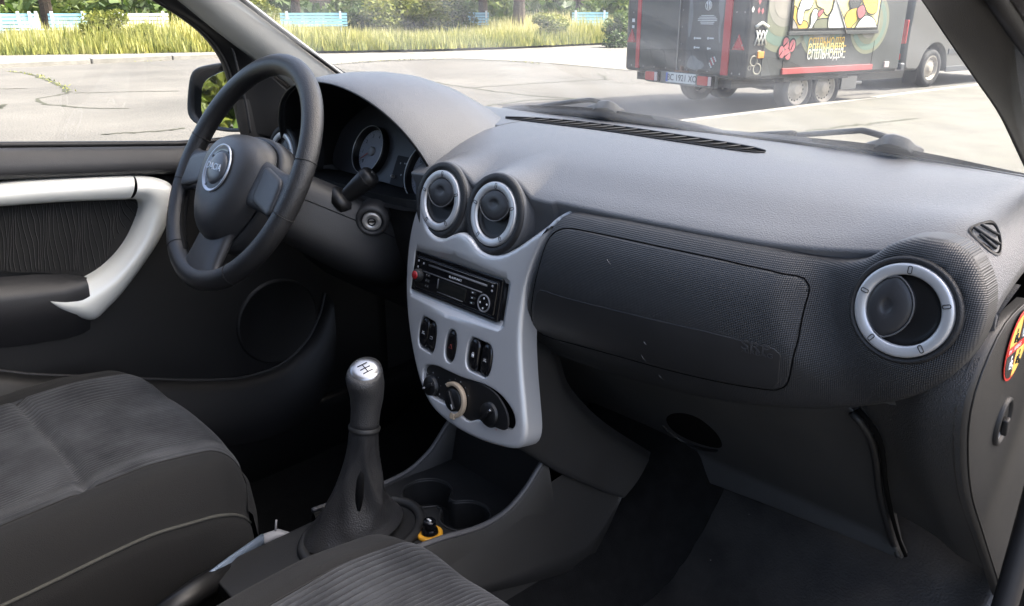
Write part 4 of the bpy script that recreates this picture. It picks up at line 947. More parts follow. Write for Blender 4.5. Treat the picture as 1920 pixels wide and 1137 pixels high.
# ================================================================ SEATS
def fab(name, c0, c1, sh):
    m = mat(name, c0, .95, sheen=sh, bump=.5, bscale=900, var=.3, vscale=12, col2=c1); return m
SEATD = fab('seat_side_fabric', (.0048, .0048, .0048), (.0078, .0078, .0076), .02)
SEATI = fab('seat_centre_fabric', (.016, .018, .022), (.075, .079, .086), .12)
def seat(name, label, cx, zo, front, ribamp, yseam, cr=.06):
    t = thing(name, label, 'car seat', (cx, -.55, 0)); W2 = .245
    def sec(yy):
        """half-width factor and height of the top at distance behind the front"""
        d = front-yy                      # 0 at the very front
        r = .055; k = 1.0 if d > r else sqrt(max(0, 1-((r-d)/r)**2)); return k
    def bk(s, y): return cr*(abs(s)/W2)**2.6*(1-sm((front-y-.05)/.35))
    def top(s, yy):
        k = sec(yy); a = abs(s)
        z = .243+.020*sm((a-.10)/.07)-.012*(1-sm((front-yy-.05)/.25))*0
        if a > .195: z -= .060*((a-.195)/.05)**2
        z += .012*sm((front-yy-.02)/.12)*(1-sm((front-yy-.12)/.3))
        d = abs(yy-yseam); z -= .010*math.exp(-(d/.008)**2)*(a < .172)
        d2 = abs(a-.172); z -= .005*math.exp(-(d2/.005)**2)
        return zo+.08+(z-.08)*(.52+.48*k)
    ysm = np.r_[np.linspace(front-.0005, front-.075, 16), np.linspace(front-.085, front-.75, 74)]
    # centre panel with ribs
    ss = np.linspace(-.172, .172, 345); rows = []
    for y in ysm:
        r = []
        for s in ss:
            m_ = .5+.5*sin(14*s+3*sin(y*9))*sin(11*y+4*s); q = sec(y)
            rib = ribamp*(.25+.75*m_)*(sin(2*pi*s/.0062))*(abs(y-yseam) > .006)
            r.append((cx+s, y-bk(s, y), top(s, y)+rib*q))
        rows.append(r)
    c = loft('cushion_centre', rows, SEATI, t)
    # bolsters, sides and front
    for sg in (-1, 1):
        rows = []
        for y in ysm:
            k = sec(y); wid = W2-.03*(1-k); r = []
            for s in np.linspace(.170, W2, 16):
                s2 = .170+(s-.170)*(wid-.170)/(W2-.170); r.append((cx+sg*s2, y-bk(s2, y), top(s, y)))
            zl = r[-1][2]
            for dz, dx in ((.004, .004), (.02, .008), (.06, .010), (.12, .004), (.22, -.01)): r.append((cx+sg*(wid+dx), y-bk(wid, y), max(-.03, zl-dz)))
            rows.append(r)
        b = loft('bolster', rows, SEATD, t)
        P = [np.array(r[15])+V3(sg*.001, 0, .001) for r in rows]; mb = MB(); mb.tube(P, .0024, 6); mb.build('piping', PIPE, b)
        mb = MB(); P = [np.array((cx+sg*.171, y-bk(.171, y), top(.171, y)+.001)) for y in ysm]; mb.tube(P, .0012, 5); mb.build('seam', SEAM, b)
    rows = []
    for dz, dy in ((0, 0), (.01, .006), (.05, .010), (.12, .004), (.2, -.01)):
        rows.append([(cx+s, front+dy-bk(s, front), top(s, front-.0005)-dz) for s in np.linspace(-W2+.022, W2-.022, 40)])
    loft('cushion_front', rows, SEATD, t)
    rows = []                              # backrest, behind the camera's view
    for z, y, wd in ((.20, front-.60, .22), (.30, front-.62, .25), (.5, front-.68, .25), (.7, front-.75, .23), (.82, front-.80, .18), (.84, front-.84, .15)):
        rows.append([(cx+wd*math.copysign(abs(cos(a))**.6, cos(a)), y-.05+.05*math.copysign(abs(sin(a))**.6, sin(a)), z+zo) for a in np.linspace(0, 2*pi, 28, endpoint=False)])
    loft('backrest', rows, SEATD, t, closed=True, cap=True)
    return t
def rib_stripes(m, pitch, dark):
    nt = m.node_tree; b = nt.nodes['Principled BSDF']; src = b.inputs['Base Color'].links[0].from_socket
    tc = nt.nodes.new('ShaderNodeTexCoord'); sx = nt.nodes.new('ShaderNodeSeparateXYZ'); nt.links.new(tc.outputs['Object'], sx.inputs[0])
    k = nt.nodes.new('ShaderNodeMath'); k.operation = 'MULTIPLY'; k.inputs[1].default_value = 2*pi/pitch; nt.links.new(sx.outputs['X'], k.inputs[0])
    q = nt.nodes.new('ShaderNodeMath'); q.operation = 'SINE'; nt.links.new(k.outputs[0], q.inputs[0])
    n = nt.nodes.new('ShaderNodeTexNoise'); n.inputs['Scale'].default_value = 7; n.inputs['Detail'].default_value = 2; nt.links.new(tc.outputs['Object'], n.inputs['Vector'])
    mr = nt.nodes.new('ShaderNodeMapRange'); mr.inputs['From Min'].default_value = .38; mr.inputs['From Max'].default_value = .60; mr.inputs['To Max'].default_value = .5*(1-dark); nt.links.new(n.outputs['Fac'], mr.inputs[0])
    a = nt.nodes.new('ShaderNodeMath'); a.operation = 'MULTIPLY_ADD'; nt.links.new(q.outputs[0], a.inputs[0]); nt.links.new(mr.outputs[0], a.inputs[1]); a.inputs[2].default_value = .5+.5*dark
    mx = nt.nodes.new('ShaderNodeMix'); mx.data_type = 'RGBA'; mx.blend_type = 'MULTIPLY'; mx.inputs[0].default_value = 1; nt.links.new(src, mx.inputs[6]); nt.links.new(a.outputs[0], mx.inputs[7]); nt.links.new(mx.outputs[2], b.inputs['Base Color'])
rib_stripes(SEATI, .0062, .25)      # base colour darkened in the grooves between the ribs
PIPE = mat('seat_piping', (.050, .050, .043), .85)
seat('driver_seat', 'charcoal driver seat with grey-blue ribbed centre panel beside the door', -.365, .014, -.228, .0017, -.447)
seat('passenger_seat', 'charcoal passenger seat with bold corduroy ribs, nearest the camera', .362, .040, -.175, .0030, -.52)
# ================================================================ CENTRE CONSOLE
con = thing('centre_console', 'black plastic centre console with cup holders and raised pale rim', 'console', (0, -.05, -.05))
rimR = resample(np.array([onX(px, py, .110) for px, py in [(1024, 858), (1010, 880), (985, 920), (952, 958), (915, 983), (880, 997), (830, 1011), (780, 1030), (730, 1052)]]), 40)
rimR[:, 2] = np.maximum(rimR[:, 2], .165)
rimL = rimR*[-1, 1, 1]+[0.012, 0, 0]
rimL = resample(np.array([onX(px, py, -.098) for px, py in [(850, 778), (835, 800), (806, 845), (770, 880), (735, 900), (700, 915), (660, 930), (620, 945), (585, 958)]]), 40)
tray = .163
RIMM = mat('console_rim', (.075, .075, .078), .42, bump=.2, bscale=900)
# outer sides
loft('side_wall', [rimR+V3(0, 0, .0), rimR+V3(.004, 0, -.006), rimR+V3(.010, .01, -.08), np.c_[rimR[:, 0]+.014, rimR[:, 1]+.06, np.full(40, .02)], np.c_[rimR[:, 0]+.018, rimR[:, 1]+.10, np.full(40, -.06)]], HARD2, con)
loft('side_wall', [rimL, rimL+V3(-.006, 0, -.02), np.c_[rimL[:, 0]-.012, rimL[:, 1], np.full(40, -.06)]], HARD, con)
mb = MB(); mb.tube(rimR+V3(-.001, 0, .001), .0040, 8); mb.build('rim_edge', RIMM, con)
mb = MB(); mb.tube(rimL+V3(.001, 0, .001), .0036, 8); mb.build('rim_edge', RIMM, con)
tb = resample(np.array([onX(px, py, .130) for px, py in ((700, 1165), (800, 1137), (920, 1111), (1000, 1092), (1060, 1075), (1102, 1056), (1136, 1000), (1164, 938))]), 30)
tt = resample(np.array([(.112, -.32, .18), (.112, -.05, .172), (.112, .03, .19), (.113, .12, .20), (.114, .20, .20), (.118, .30, .17)]), 30)
loft('tunnel_side', [tt, tt*.6+tb*.4+V3(.003, 0, 0), tt*.2+tb*.8+V3(.001, 0, 0), tb, tb+V3(-.012, 0, -.004)], HARD2, con)
mb = MB(); sc_ = onX(1137, 970, .124); mb.lathe(Frame(sc_, (0, 1, 0), (0, 0, 1)), [(.004, 0), (.003, .002), (.0001, .002)], 12); mb.build('trim_screw', GREYPR, con)
# inner walls and tray floor with two cup wells
yy = rimR[:, 1]
rows = []
loft('inner_wall', [rimR+V3(-.003, 0, 0), rimR+V3(-.012, 0, -.01), np.c_[np.full(40, .092), yy, np.full(40, tray-.012)]], HARD, con)
loft('inner_wall', [rimL+V3(.003, 0, 0), rimL+V3(.010, 0, -.01), np.c_[np.full(40, -.082), rimL[:, 1], np.full(40, tray-.012)]], HARD, con)
TF = Frame((0, 0, tray), (1, 0, 0), (0, 1, 0))
cu1 = TF.cast(800, 925); cu2 = TF.cast(872, 968)
cupA = circle(.037, 40, *cu1); cupB = circle(.036, 40, *cu2)
# merged figure-of-eight recess
ang = np.linspace(0, 2*pi, 80, endpoint=False); cm = (np.array(cu1)+np.array(cu2))/2; fig = []
for a in ang:
    d = np.array([cos(a), sin(a)]); best = 0
    for r_ in np.linspace(.0, .1, 101):
        q = cm+d*r_
        if min(np.linalg.norm(q-np.array(cu1))-.037, np.linalg.norm(q-np.array(cu2))-.036) < 0: best = r_
    fig.append(cm+d*max(best, .012))
fig = resample(np.array(fig), 70, closed=True)
trayo = np.array([(-.092, -.36), (.100, -.36), (.100, .045), (.088, .055), (-.080, .055), (-.092, .045)])
plate('tray', TF, resample(trayo, 80, closed=True, curve=False), [fig], HARD, con, thick=.02, rim=.003, hole_depth=.05, hole_rim=.003)
V, F_ = tri_fill([inset(fig, -.002)]); mk('cup_floor', [TF.P(u, v, -.045) for u, v in V], F_, DARK, con)
loft('storage_back', [[(x, .05, tray) for x in (-.1, 0, .1)], [(x, .065, tray+.05) for x in (-.105, 0, .105)], [(x, .10, tray+.14) for x in (-.11, 0, .11)]], DARK, con)
mb = MB(); mb.tube([TF.P(*p, .001) for p in resample(inset(fig, -.002), 80, closed=True)], .0016, 6, closed=True); mb.build('cup_rim', HARD2, con)
# ================================================================ 12 V SOCKET PLUG
pk = thing('power_plug', 'black plug in the orange-ringed power socket on the console', 'plug', tuple(TF.P(*TF.cast(806, 1000), 0)))
PF = TF.at(*TF.cast(806, 1003), .0005)
ORG = mat('orange_ring', (.75, .36, .03), .4)
mb = MB(); mb.lathe(PF, [(.0185, 0), (.0185, .003), (.0165, .0045), (.0125, .0045), (.0115, .002)], 36); mb.build('socket_ring', ORG, pk)
mb = MB(); mb.lathe(PF, [(.0120, 0), (.0118, .008), (.0095, .010), (.0085, .013), (.0092, .016), (.0092, .022), (.0080, .024), (.0001, .0242)], 30); kb = mb.build('plug_knob', GLOSS, pk)
mb = MB(); mb.box(PF.P(0, .0, .0244), (.004, .0015, .0004)); mb.build('plug_mark', WHITE, kb)
# ================================================================ GEAR LEVER
gear = thing('gear_lever', 'black gear lever with silver-capped knob and leather gaiter', 'gear lever', (0, -.16, .165))
GB0 = onX(690, 990, 0); GK = onX(691, 708, .0); GC = onX(683, 802, 0)
ax_ = GK-GC; L_ = np.linalg.norm(ax_); ax_ /= L_
GF = Frame(GC, (1, 0, 0), np.cross(ax_, (1, 0, 0))); GF = Frame(GC, (1, 0, 0), -np.cross((1, 0, 0), ax_)); 
if GF.z@ax_ < 0: GF = Frame(GC, (-1, 0, 0), GF.y)
CAPM = mat('satin_cap', (.36, .37, .39), .28, metal=.85)
KN = mat('knob_leather', (.030, .030, .031), .38, bump=.35, bscale=700, var=.1, vscale=40, btype='voronoi')
rows = []
for h_, r_, ox in ((0, .0185, 0), (.012, .0180, 0), (.03, .0185, 0), (.05, .0205, .0), (.066, .0222, -.001), (.078, .0232, -.002), (.088, .0230, -.003), (.096, .0218, -.003), (.101, .0200, -.003)):
    rows.append(GF.L(circle(r_, 36, cx=0, cy=ox*2, sx=1.0, sy=1.08), h_*L_/.086))
tc_ = V3(.72, -.69, 0); top_c = np.mean(rows[-1], 0)
for i in range(4, len(rows)):            # the crown of the knob leans towards the cabin
    kk_ = .55*((i-3)/(len(rows)-4)); R0 = np.array(rows[i]); c0 = R0.mean(0); rows[i] = R0-ax_*((R0-c0)@tc_)[:, None]*kk_+tc_*.004*kk_
loft('knob', rows, KN, gear, closed=True, cap=True)
cz_ = ax_+.55*tc_; cz_ /= np.linalg.norm(cz_); cx_ = np.cross(V3(0, 1, 0), cz_); capf = Frame(np.mean(rows[-1], 0)-cz_*.001, cx_, np.cross(cz_, cx_))
mb = MB(); mb.loft([capf.L(circle(r_, 32), h_) for r_, h_ in ((.0200, -.003), (.0198, .001), (.0180, .0030), (.0120, .0042), (.0002, .0046))], True); cap_ = mb.build('shift_cap', CAPM, gear)
mb = MB()
for x_ in (-.007, 0, .007): mb.tube([capf.P(x_, -.007, .0048), capf.P(x_, .007, .0048)], .0006, 5)
mb.tube([capf.P(-.007, 0, .0050), capf.P(.007, 0, .0050)], .0006, 5); mb.build('shift_pattern', DARK, cap_)
mb = MB(); mb.lathe(GF, [(.0185, -.004), (.0210, -.003), (.0215, .001), (.0195, .004)], 36); mb.build('collar', HARD2, gear)
# gaiter: pleated leather cone down to an oval base
GAIT = mat('gaiter_leather', (.028, .028, .029), .33, bump=.25, bscale=500, var=.15, vscale=20, btype='voronoi')
rows = []; base = V3(-.030, -.172, tray+.008)
for t in np.linspace(0, 1, 30):
    c = GC+(base-GC)*t; c = c+V3(0, 0, 0); rx = .0200+(.050-.0200)*t**2.3; ry = .0200+(.076-.0200)*t**2.2
    if t > .93: rx += .004*(t-.93)/.07
    r = []
    for a in np.linspace(0, 2*pi, 72, endpoint=False):
        env = sin(pi*min(1, t*1.04))**.8; fold = 1+.27*env*(.55-abs(sin(1.5*a+2.6*t+.9)))+.05*env*sin(5*a-4*t); da = (a-(-.55+1.3*(t-.45))+pi) % (2*pi)-pi; fold += env*(-.17*math.exp(-(da/.42)**2)+.16*math.exp(-((da-.55)/.22)**2)+.10*math.exp(-((da+.6)/.25)**2))
        zz = c[2]+.004*sin(3*a+5*t)*sin(pi*t); r.append((c[0]+rx*fold*cos(a), c[1]+ry*fold*sin(a), zz))
    rows.append(r)
loft('gaiter', rows, GAIT, gear, closed=True)
mb = MB(); P = [(base[0]+.014+.066*cos(a), base[1]+.006+.088*sin(a), tray+.002) for a in np.linspace(0, 2*pi, 60, endpoint=False)]; mb.tube(P, .008, 8, closed=True); mb.build('gaiter_frame', HARD2, gear)
mb = MB(); mb.tube([GC-ax_*.12, GC], .007, 10); mb.build('lever_rod', DARK, gear)
# ================================================================ METAL BAR BETWEEN THE SEATS (hand brake side)
hb = thing('hand_brake', 'hand brake lever with pale metal side lying between the two seats', 'hand brake', (-.05, -.40, .05))
a, b = onZ(300, 1160, .17), onZ(492, 1013, .15)
mb = MB(); mb.tube(resample(np.array([a, a*.5+b*.5+V3(0, 0, .003), b]), 12), .010, 10, sx=.5); mb.build('lever', mat('sky_tinted_metal', (.30, .38, .50), .35, metal=.7), hb)  # the sky's blue is put into the bar's base colour
mb = MB(); mb.tube([b, b+V3(.0, .025, -.004), b+V3(.012, .035, -.004)], [.008, .009, .005], 8); mb.build('release_tip', GREYPR, hb)
mb = MB(); mb.tube([b+V3(.0, .02, 0), b+V3(0, .024, .022)], .0015, 6); mb.build('cable_tag', GREYPR, hb)
mb = MB(); mb.tube([a, (a*2+b)/3, b-V3(0, 0, .02)], .016, 10); mb.build('gaiter_base', DARK, hb)
# ================================================================ FLOOR
fl = thing('cabin_floor', 'black carpeted cabin floor with raised tunnel under the console', 'car floor', (0, 0, -.1))
rows = []
for y in np.r_[np.linspace(-1.2, .25, 16), np.linspace(.30, .70, 10)]:
    tz = -.10+.45*sm((y-.28)/.55)
    r = []
    for x in np.linspace(-.70, .70, 57):
        tun = .17*sm((.20-abs(x))/.10); r.append((x, y, tz+tun*(1-.6*sm((y-.3)/.4))+.004*sin(x*31+y*17)))
    rows.append(r)
loft('carpet', rows, CARPET, fl)
loft('kick_panel', [[(-.69, y, z) for z in (-.12, .2, .45, .58)] for y in (.24, .4, .6, .72)], HARD, fl)
loft('bulkhead', [[(x, .72, -.1), (x, .70, .2), (x, .64, .40), (x, .52, .62)] for x in np.linspace(-.7, .7, 8)], VOID, fl)
mb = MB(); mb.box((.70, -.4, -.05), (.03, .9, .06)); mb.build('door_sill', HARD, fl, bevel=.01); mb = MB(); mb.box((-.70, -.3, -.06), (.05, 1.1, .09)); mb.build('door_sill', DARK, fl, bevel=.02)
mb = MB(); mb.tube(resample(np.array([(.655, .30, .56), (.668, .25, .40), (.675, .20, .25), (.68, .14, .10), (.69, -.1, .02)]), 24), .012, 8); mb.build('door_seal', PILD, fl)
matt = thing('floor_mat', 'scuffed black rubber mat with raised edge in the passenger footwell', 'floor mat', (.4, .2, -.09))
mo_ = [onZ(px, py, -.088) for px, py in [(1010, 1180), (1060, 1140), (1120, 1090), (1178, 1050), (1190, 1010), (1225, 965), (1300, 905)]]
edge = resample(np.array([(p[0], p[1]) for p in mo_]), 30); rows = []
for e in edge:
    r = []
    for k, x in enumerate(np.linspace(0, 1, 40)):
        xx = e[0]+(.62-e[0])*x; yv = e[1]
        z = -.086+.034*math.exp(-(x/.045)**2)+.45*sm((yv-.28)/.55)+.012*sm((x-.92)/.08)
        z += .0012*(sin(2*pi*xx/.016) > .3)*(.3 < x < .85)*(yv < .5)
        r.append((xx, yv, z))
    rows.append(r)
loft('mat_sheet', rows, RUBBER, matt, solid=.004)

# crumbs and grit on the mat and the tunnel side
GRIT = mat('grit', (.30, .28, .25), .9)
for px, py in ((1395, 1060), (1440, 1020), (1462, 1075), (1510, 1095), (1330, 1085), (1290, 1040), (1550, 1068), (1420, 1110), (1600, 1105), (1375, 985)):
    q = onZ(px, py, -.083); s_ = random.uniform(.0008, .0018); mb = MB(); mb.box(q+V3(0, 0, .45*float(sm((q[1]-.28)/.55))+.001), (s_*1.4, s_, s_*.6), [(.8, .6, 0), (-.6, .8, 0), (0, 0, 1)]); mb.build('grit', GRIT, matt)
# ================================================================ OUTSIDE: ground
ZR, ZP = -.46, -.35
def struct(o): o['kind'] = 'structure'; return o
ASPH = mat('old_asphalt', (.058, .055, .050), .92, bump=.6, bscale=40, var=.3, vscale=.35, col2=(.108, .102, .093))
CONC = mat('pale_concrete', (.155, .148, .130), .9, bump=.4, bscale=50, var=.2, vscale=1.5)
PAVE = mat('near_pavement', (.082, .079, .067), .92, bump=.5, bscale=80, var=.25, vscale=2.2)
KERB = mat('kerb_stone', (.19, .183, .165), .85, bump=.4, bscale=40, var=.2, vscale=3)
CRK = mat('crack_dirt', (.030, .032, .018), .95)
SOIL = mat('soil', (.075, .075, .035), .95, var=.3, vscale=1)
road = struct(mk('road', [(-300, -300, ZR), (300, -300, ZR), (300, 300, ZR), (-300, 300, ZR)], [(0, 1, 2, 3)], ASPH))
k0, k1 = onZ(1300, 222, ZP), onZ(1810, 160, ZP); kd = (k1-k0)/np.linalg.norm(k1-k0); kn = V3(kd[1], -kd[0], 0)
ka, kb_ = k0-kd*22, k0+kd*60
pts = [ka+kn*.14, kb_+kn*.14, kb_+kn*40, ka+kn*40]
V = [p for p in pts]+[p+V3(0, 0, -.14) for p in pts]
struct(mk('near_pavement', V, [(0, 1, 2, 3), (0, 4, 5, 1), (1, 5, 6, 2), (2, 6, 7, 3), (3, 7, 4, 0)], PAVE, smooth=False))
nk = thing('near_kerb', 'low pale kerb edging the near pavement beside the trailer wheels', 'kerb', tuple(ka))
L_ = 2.0
for i in range(int(np.linalg.norm(kb_-ka)/L_)):
    a = ka+kd*(i*L_+.008); mb = MB(); c = a+kd*(L_/2-.008)+kn*.068+V3(0, 0, -.065+random.uniform(-.003, .003)); mb.box(c, (L_/2-.010, .066, .07), [kd, kn, (0, 0, 1)]); mb.build('kerb_stone', KERB, nk, smooth=False, bevel=.012)
# far kerb, footpath and verge
fk = [onZ(px, py, ZR) for px, py in [(0, 128), (430, 108)]]; fd = (fk[1]-fk[0])/np.linalg.norm(fk[1]-fk[0]); fn = V3(-fd[1], fd[0], 0)
f0 = fk[0]-fd*40
far = thing('far_kerb', 'sunlit concrete kerb across the street seen through the driver window', 'kerb', tuple(f0))
for i in range(27):
    a = f0+fd*i*2.35; mb = MB(); c = a+fd*1.17+fn*.12+V3(0, 0, .055+random.uniform(-.012, .008)); mb.box(c, (1.155, .13, .085), [fd, fn, (0, 0, 1)]); mb.build('kerb_stone', KERB, far, smooth=False, bevel=.025)
a, b = f0+fn*.26, f0+fd*62+fn*.26
struct(mk('footpath', [a+V3(0, 0, .09), b+V3(0, 0, .09), b+fn*7+V3(0, 0, .09), a+fn*7+V3(0, 0, .09)], [(0, 1, 2, 3)], CONC))
ap = [onZ(px, py, ZR+.012) for px, py in [(470, 122), (620, 121), (720, 113), (860, 110), (1000, 116), (1180, 132), (1300, 120), (1300, 72), (1180, 78), (950, 86), (640, 95), (440, 98)]]
struct(mk('concrete_apron', ap, [tuple(range(len(ap)))], CONC))
# cracks in the asphalt, some with weeds
CRACKS = [[(20, 134), (60, 140), (95, 152), (118, 163), (129, 173)], [(128, 174), (100, 180), (78, 184), (70, 191), (110, 198), (170, 203), (240, 203)], [(0, 204), (8, 196)], [(0, 167), (50, 166)], [(140, 175), (250, 172), (340, 171)], [(190, 252), (300, 246), (345, 240)],
          [(752, 146), (800, 152), (880, 165), (960, 175), (1040, 183), (1110, 186)], [(880, 165), (1000, 157), (1100, 151), (1150, 149)], [(880, 205), (930, 196), (1000, 188), (1080, 186)], [(1118, 138), (1133, 144), (1136, 150)], [(620, 121), (700, 116), (760, 113), (830, 111)], [(640, 130), (720, 140), (752, 146)], [(720, 95), (770, 100), (800, 103)], [(905, 112), (960, 115), (1010, 120)], [(1115, 97), (1180, 93)], [(1480, 250), (1600, 235), (1720, 222)]]
for ci, c in enumerate(CRACKS):
    zz = ZR+.004 if ci < 15 else ZP+.004
    if ci in (10, 12, 13, 14): zz = ZR+.017
    P = resample(np.array([onZ(px+random.uniform(-1, 1), py, zz) for px, py in c]), 24)
    jit = rng.normal(0, .03, (24, 2)); P[:, :2] += jit
    d = np.gradient(P, axis=0); d /= np.linalg.norm(d, axis=1, keepdims=True); n_ = np.stack([-d[:, 1], d[:, 0], d[:, 2]*0], 1)
    wd = (.020+.02*rng.random(24))[:, None]*(1.8 if ci in (0, 10) else 1.0)
    loft('crack', [P-n_*wd, P+n_*wd], CRK, road, smooth=False)
# verge soil
gf = [(-900, 108), (-300, 105), (0, 103.5), (200, 101), (400, 97), (580, 96), (640, 95), (800, 92.5), (950, 88), (1090, 82), (1180, 78), (1500, 70)]
g3 = resample(np.array([onZ(px, py, ZR+.1) for px, py in gf]), 80, curve=False)
FB = V3(-.82, .57, 0)
struct(loft('verge', [g3, g3+FB*8+V3(0, 0, .05), g3+FB*30+V3(0, 0, .1), g3+FB*120+V3(0, 0, .2)], SOIL))

# ---------------------------------------------------------------- grass and weeds on the verge
def leafmat(name, c0, c1, c2, trans=.35):
    m = bpy.data.materials.new(name); m.use_nodes = True; nt = m.node_tree; b = nt.nodes['Principled BSDF']; b.inputs['Roughness'].default_value = .6
    at = nt.nodes.new('ShaderNodeAttribute'); at.attribute_name = 'tone'; r = nt.nodes.new('ShaderNodeValToRGB')
    r.color_ramp.elements[0].color = (*c0, 1); r.color_ramp.elements[1].color = (*c2, 1); e = r.color_ramp.elements.new(.5); e.color = (*c1, 1)
    nt.links.new(at.outputs['Fac'], r.inputs[0]); nt.links.new(r.outputs[0], b.inputs['Base Color'])
    tl = nt.nodes.new('ShaderNodeBsdfTranslucent'); nt.links.new(r.outputs[0], tl.inputs[0]); mx = nt.nodes.new('ShaderNodeMixShader'); mx.inputs[0].default_value = trans
    nt.links.new(b.outputs[0], mx.inputs[1]); nt.links.new(tl.outputs[0], mx.inputs[2]); nt.links.new(mx.outputs[0], nt.nodes['Material Output'].inputs[0])
    return m
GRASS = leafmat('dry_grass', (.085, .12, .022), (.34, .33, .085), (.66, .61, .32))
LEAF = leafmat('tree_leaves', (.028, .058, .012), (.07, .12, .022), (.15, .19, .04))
LEAFY = leafmat('yellow_green_leaves', (.08, .11, .015), (.17, .19, .03), (.32, .31, .07))  # yellow-green foliage colours
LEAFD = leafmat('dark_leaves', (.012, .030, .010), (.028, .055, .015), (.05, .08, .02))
BARK = mat('bark', (.06, .045, .035), .95, bump=.8, bscale=20, var=.4, vscale=8)
def quads_mesh(name, C, A, B, tone, mat_, tri=False):
    """many small leaf faces: centre, half axes"""
    n = len(C)
    if tri: V = np.stack([C-A, C+A, C+B], 1).reshape(-1, 3); k = 3
    else: V = np.stack([C-A*.2-B, C+A-B*.1, C+A*.2+B, C-A+B*.1], 1).reshape(-1, 3); k = 4
    me = bpy.data.meshes.new(name); me.vertices.add(len(V)); me.vertices.foreach_set('co', V.ravel())
    me.loops.add(n*k); me.loops.foreach_set('vertex_index', np.arange(n*k)); me.polygons.add(n); me.polygons.foreach_set('loop_start', np.arange(n)*k)
    me.update(calc_edges=True); at = me.attributes.new('tone', 'FLOAT', 'FACE'); at.data.foreach_set('value', tone.astype(np.float32)); me.materials.append(mat_)
    return me
N = 90000
u = rng.random(N); idx = u*(len(g3)-1); i0 = idx.astype(int); fr_ = (idx-i0)[:, None]; base_ = g3[i0]*(1-fr_)+g3[np.minimum(i0+1, len(g3)-1)]*fr_
dep = (rng.random(N)**1.6)*22
C = base_+FB*dep[:, None]+V3(0, 0, .0)
pat = .5+.5*np.sin(C[:, 0]*.9+2*np.sin(C[:, 1]*.35))*np.sin(C[:, 1]*.8+C[:, 0]*.2)
pat2 = .5+.5*np.sin(C[:, 1]*.31+1.3)*np.sin(C[:, 0]*.27)
h = (.26+.74*rng.random(N)**1.4)*(.35+1.0*pat2**1.3+.35*pat*rng.random(N))*(.40+.60*np.clip(dep/2, 0, 1)); ang = rng.random(N)*2*pi
A = np.stack([np.cos(ang), np.sin(ang), 0*ang], 1)*(.018+.03*rng.random(N))[:, None]
B = np.stack([rng.normal(0, .16, N), rng.normal(0, .16, N), np.ones(N)], 1)*h[:, None]
tone = np.clip(.12+.50*np.clip(dep/5, 0, 1)+.35*pat*pat2+rng.normal(0, .16, N), 0, 1)
C[:, :2] += rng.normal(0, .22, (N, 2))
xtra = []                                # weeds in the widest cracks and along the foot of the far kerb
for ci, cnt in ((0, 90), (10, 60), (13, 30)):
    P = resample(np.array([onZ(px, py, ZR) for px, py in CRACKS[ci]]), cnt); xtra.append(P+np.c_[rng.normal(0, .05, (cnt, 2)), np.zeros(cnt)])
kk = rng.random(420)*62; cl = (np.sin(kk*1.9)+np.sin(kk*.7+1)) > .5; xtra.append((f0+fd*kk[:, None]-fn*.03)[cl])
xtra = np.vstack(xtra); nx = len(xtra); an = rng.random(nx)*2*pi; C = np.vstack([C, xtra]); A = np.vstack([A, np.stack([np.cos(an), np.sin(an), 0*an], 1)*.02])
B = np.vstack([B, np.stack([rng.normal(0, .04, nx), rng.normal(0, .04, nx), .015+.035*rng.random(nx)], 1)]); tone = np.r_[tone, np.clip(rng.normal(.2, .15, nx), 0, 1)]
go_ = bpy.data.objects.new('verge_grass', quads_mesh('verge_grass', C, A, B, tone, GRASS, True)); COL.objects.link(go_)
tag(go_, 'tall dry yellow-green grass and weeds on the verge', 'grass', kind='stuff')
def crown(name, mat_, n, rx, ry, rz, size, lobes=9, seed=1, flat=.0):
    r = np.random.default_rng(seed); L = r.normal(0, 1, (lobes, 3)); L /= np.linalg.norm(L, axis=1, keepdims=True); L *= (.35+.4*r.random((lobes, 1))); R_ = .32+.28*r.random(lobes)
    k = r.integers(0, lobes, n); d = r.normal(0, 1, (n, 3)); d /= np.linalg.norm(d, axis=1, keepdims=True); rad = R_[k]*(r.random(n)**.35)
    P = L[k]+d*rad[:, None]; P = P*[rx, ry, rz]
    a = r.normal(0, 1, (n, 3)); a /= np.linalg.norm(a, axis=1, keepdims=True); b = np.cross(a, r.normal(0, 1, (n, 3))); b /= np.linalg.norm(b, axis=1, keepdims=True)
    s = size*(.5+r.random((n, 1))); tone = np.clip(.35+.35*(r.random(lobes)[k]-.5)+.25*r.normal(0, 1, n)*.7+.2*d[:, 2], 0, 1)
    return quads_mesh(name, P, a*s, b*s*.55, tone, mat_)
def limbs(h, r0, n, sp, seed):
    r = random.Random(seed); mb = MB()
    mb.tube([(0, 0, -.1), (.05, 0, h*.3), (-.04, .05, h*.6), (0, 0, h)], [r0*1.35, r0, r0*.85, r0*.5], 9)
    for i in range(n):
        a = i*2.4+r.random(); z0 = h*(.45+.5*i/n); L = sp*(.6+.5*r.random())
        mb.tube([(0, 0, z0), (cos(a)*L*.5, sin(a)*L*.5, z0+L*.35), (cos(a)*L, sin(a)*L, z0+L*.9)], [r0*.45, r0*.3, r0*.1], 6)
    return mb
TR = {}
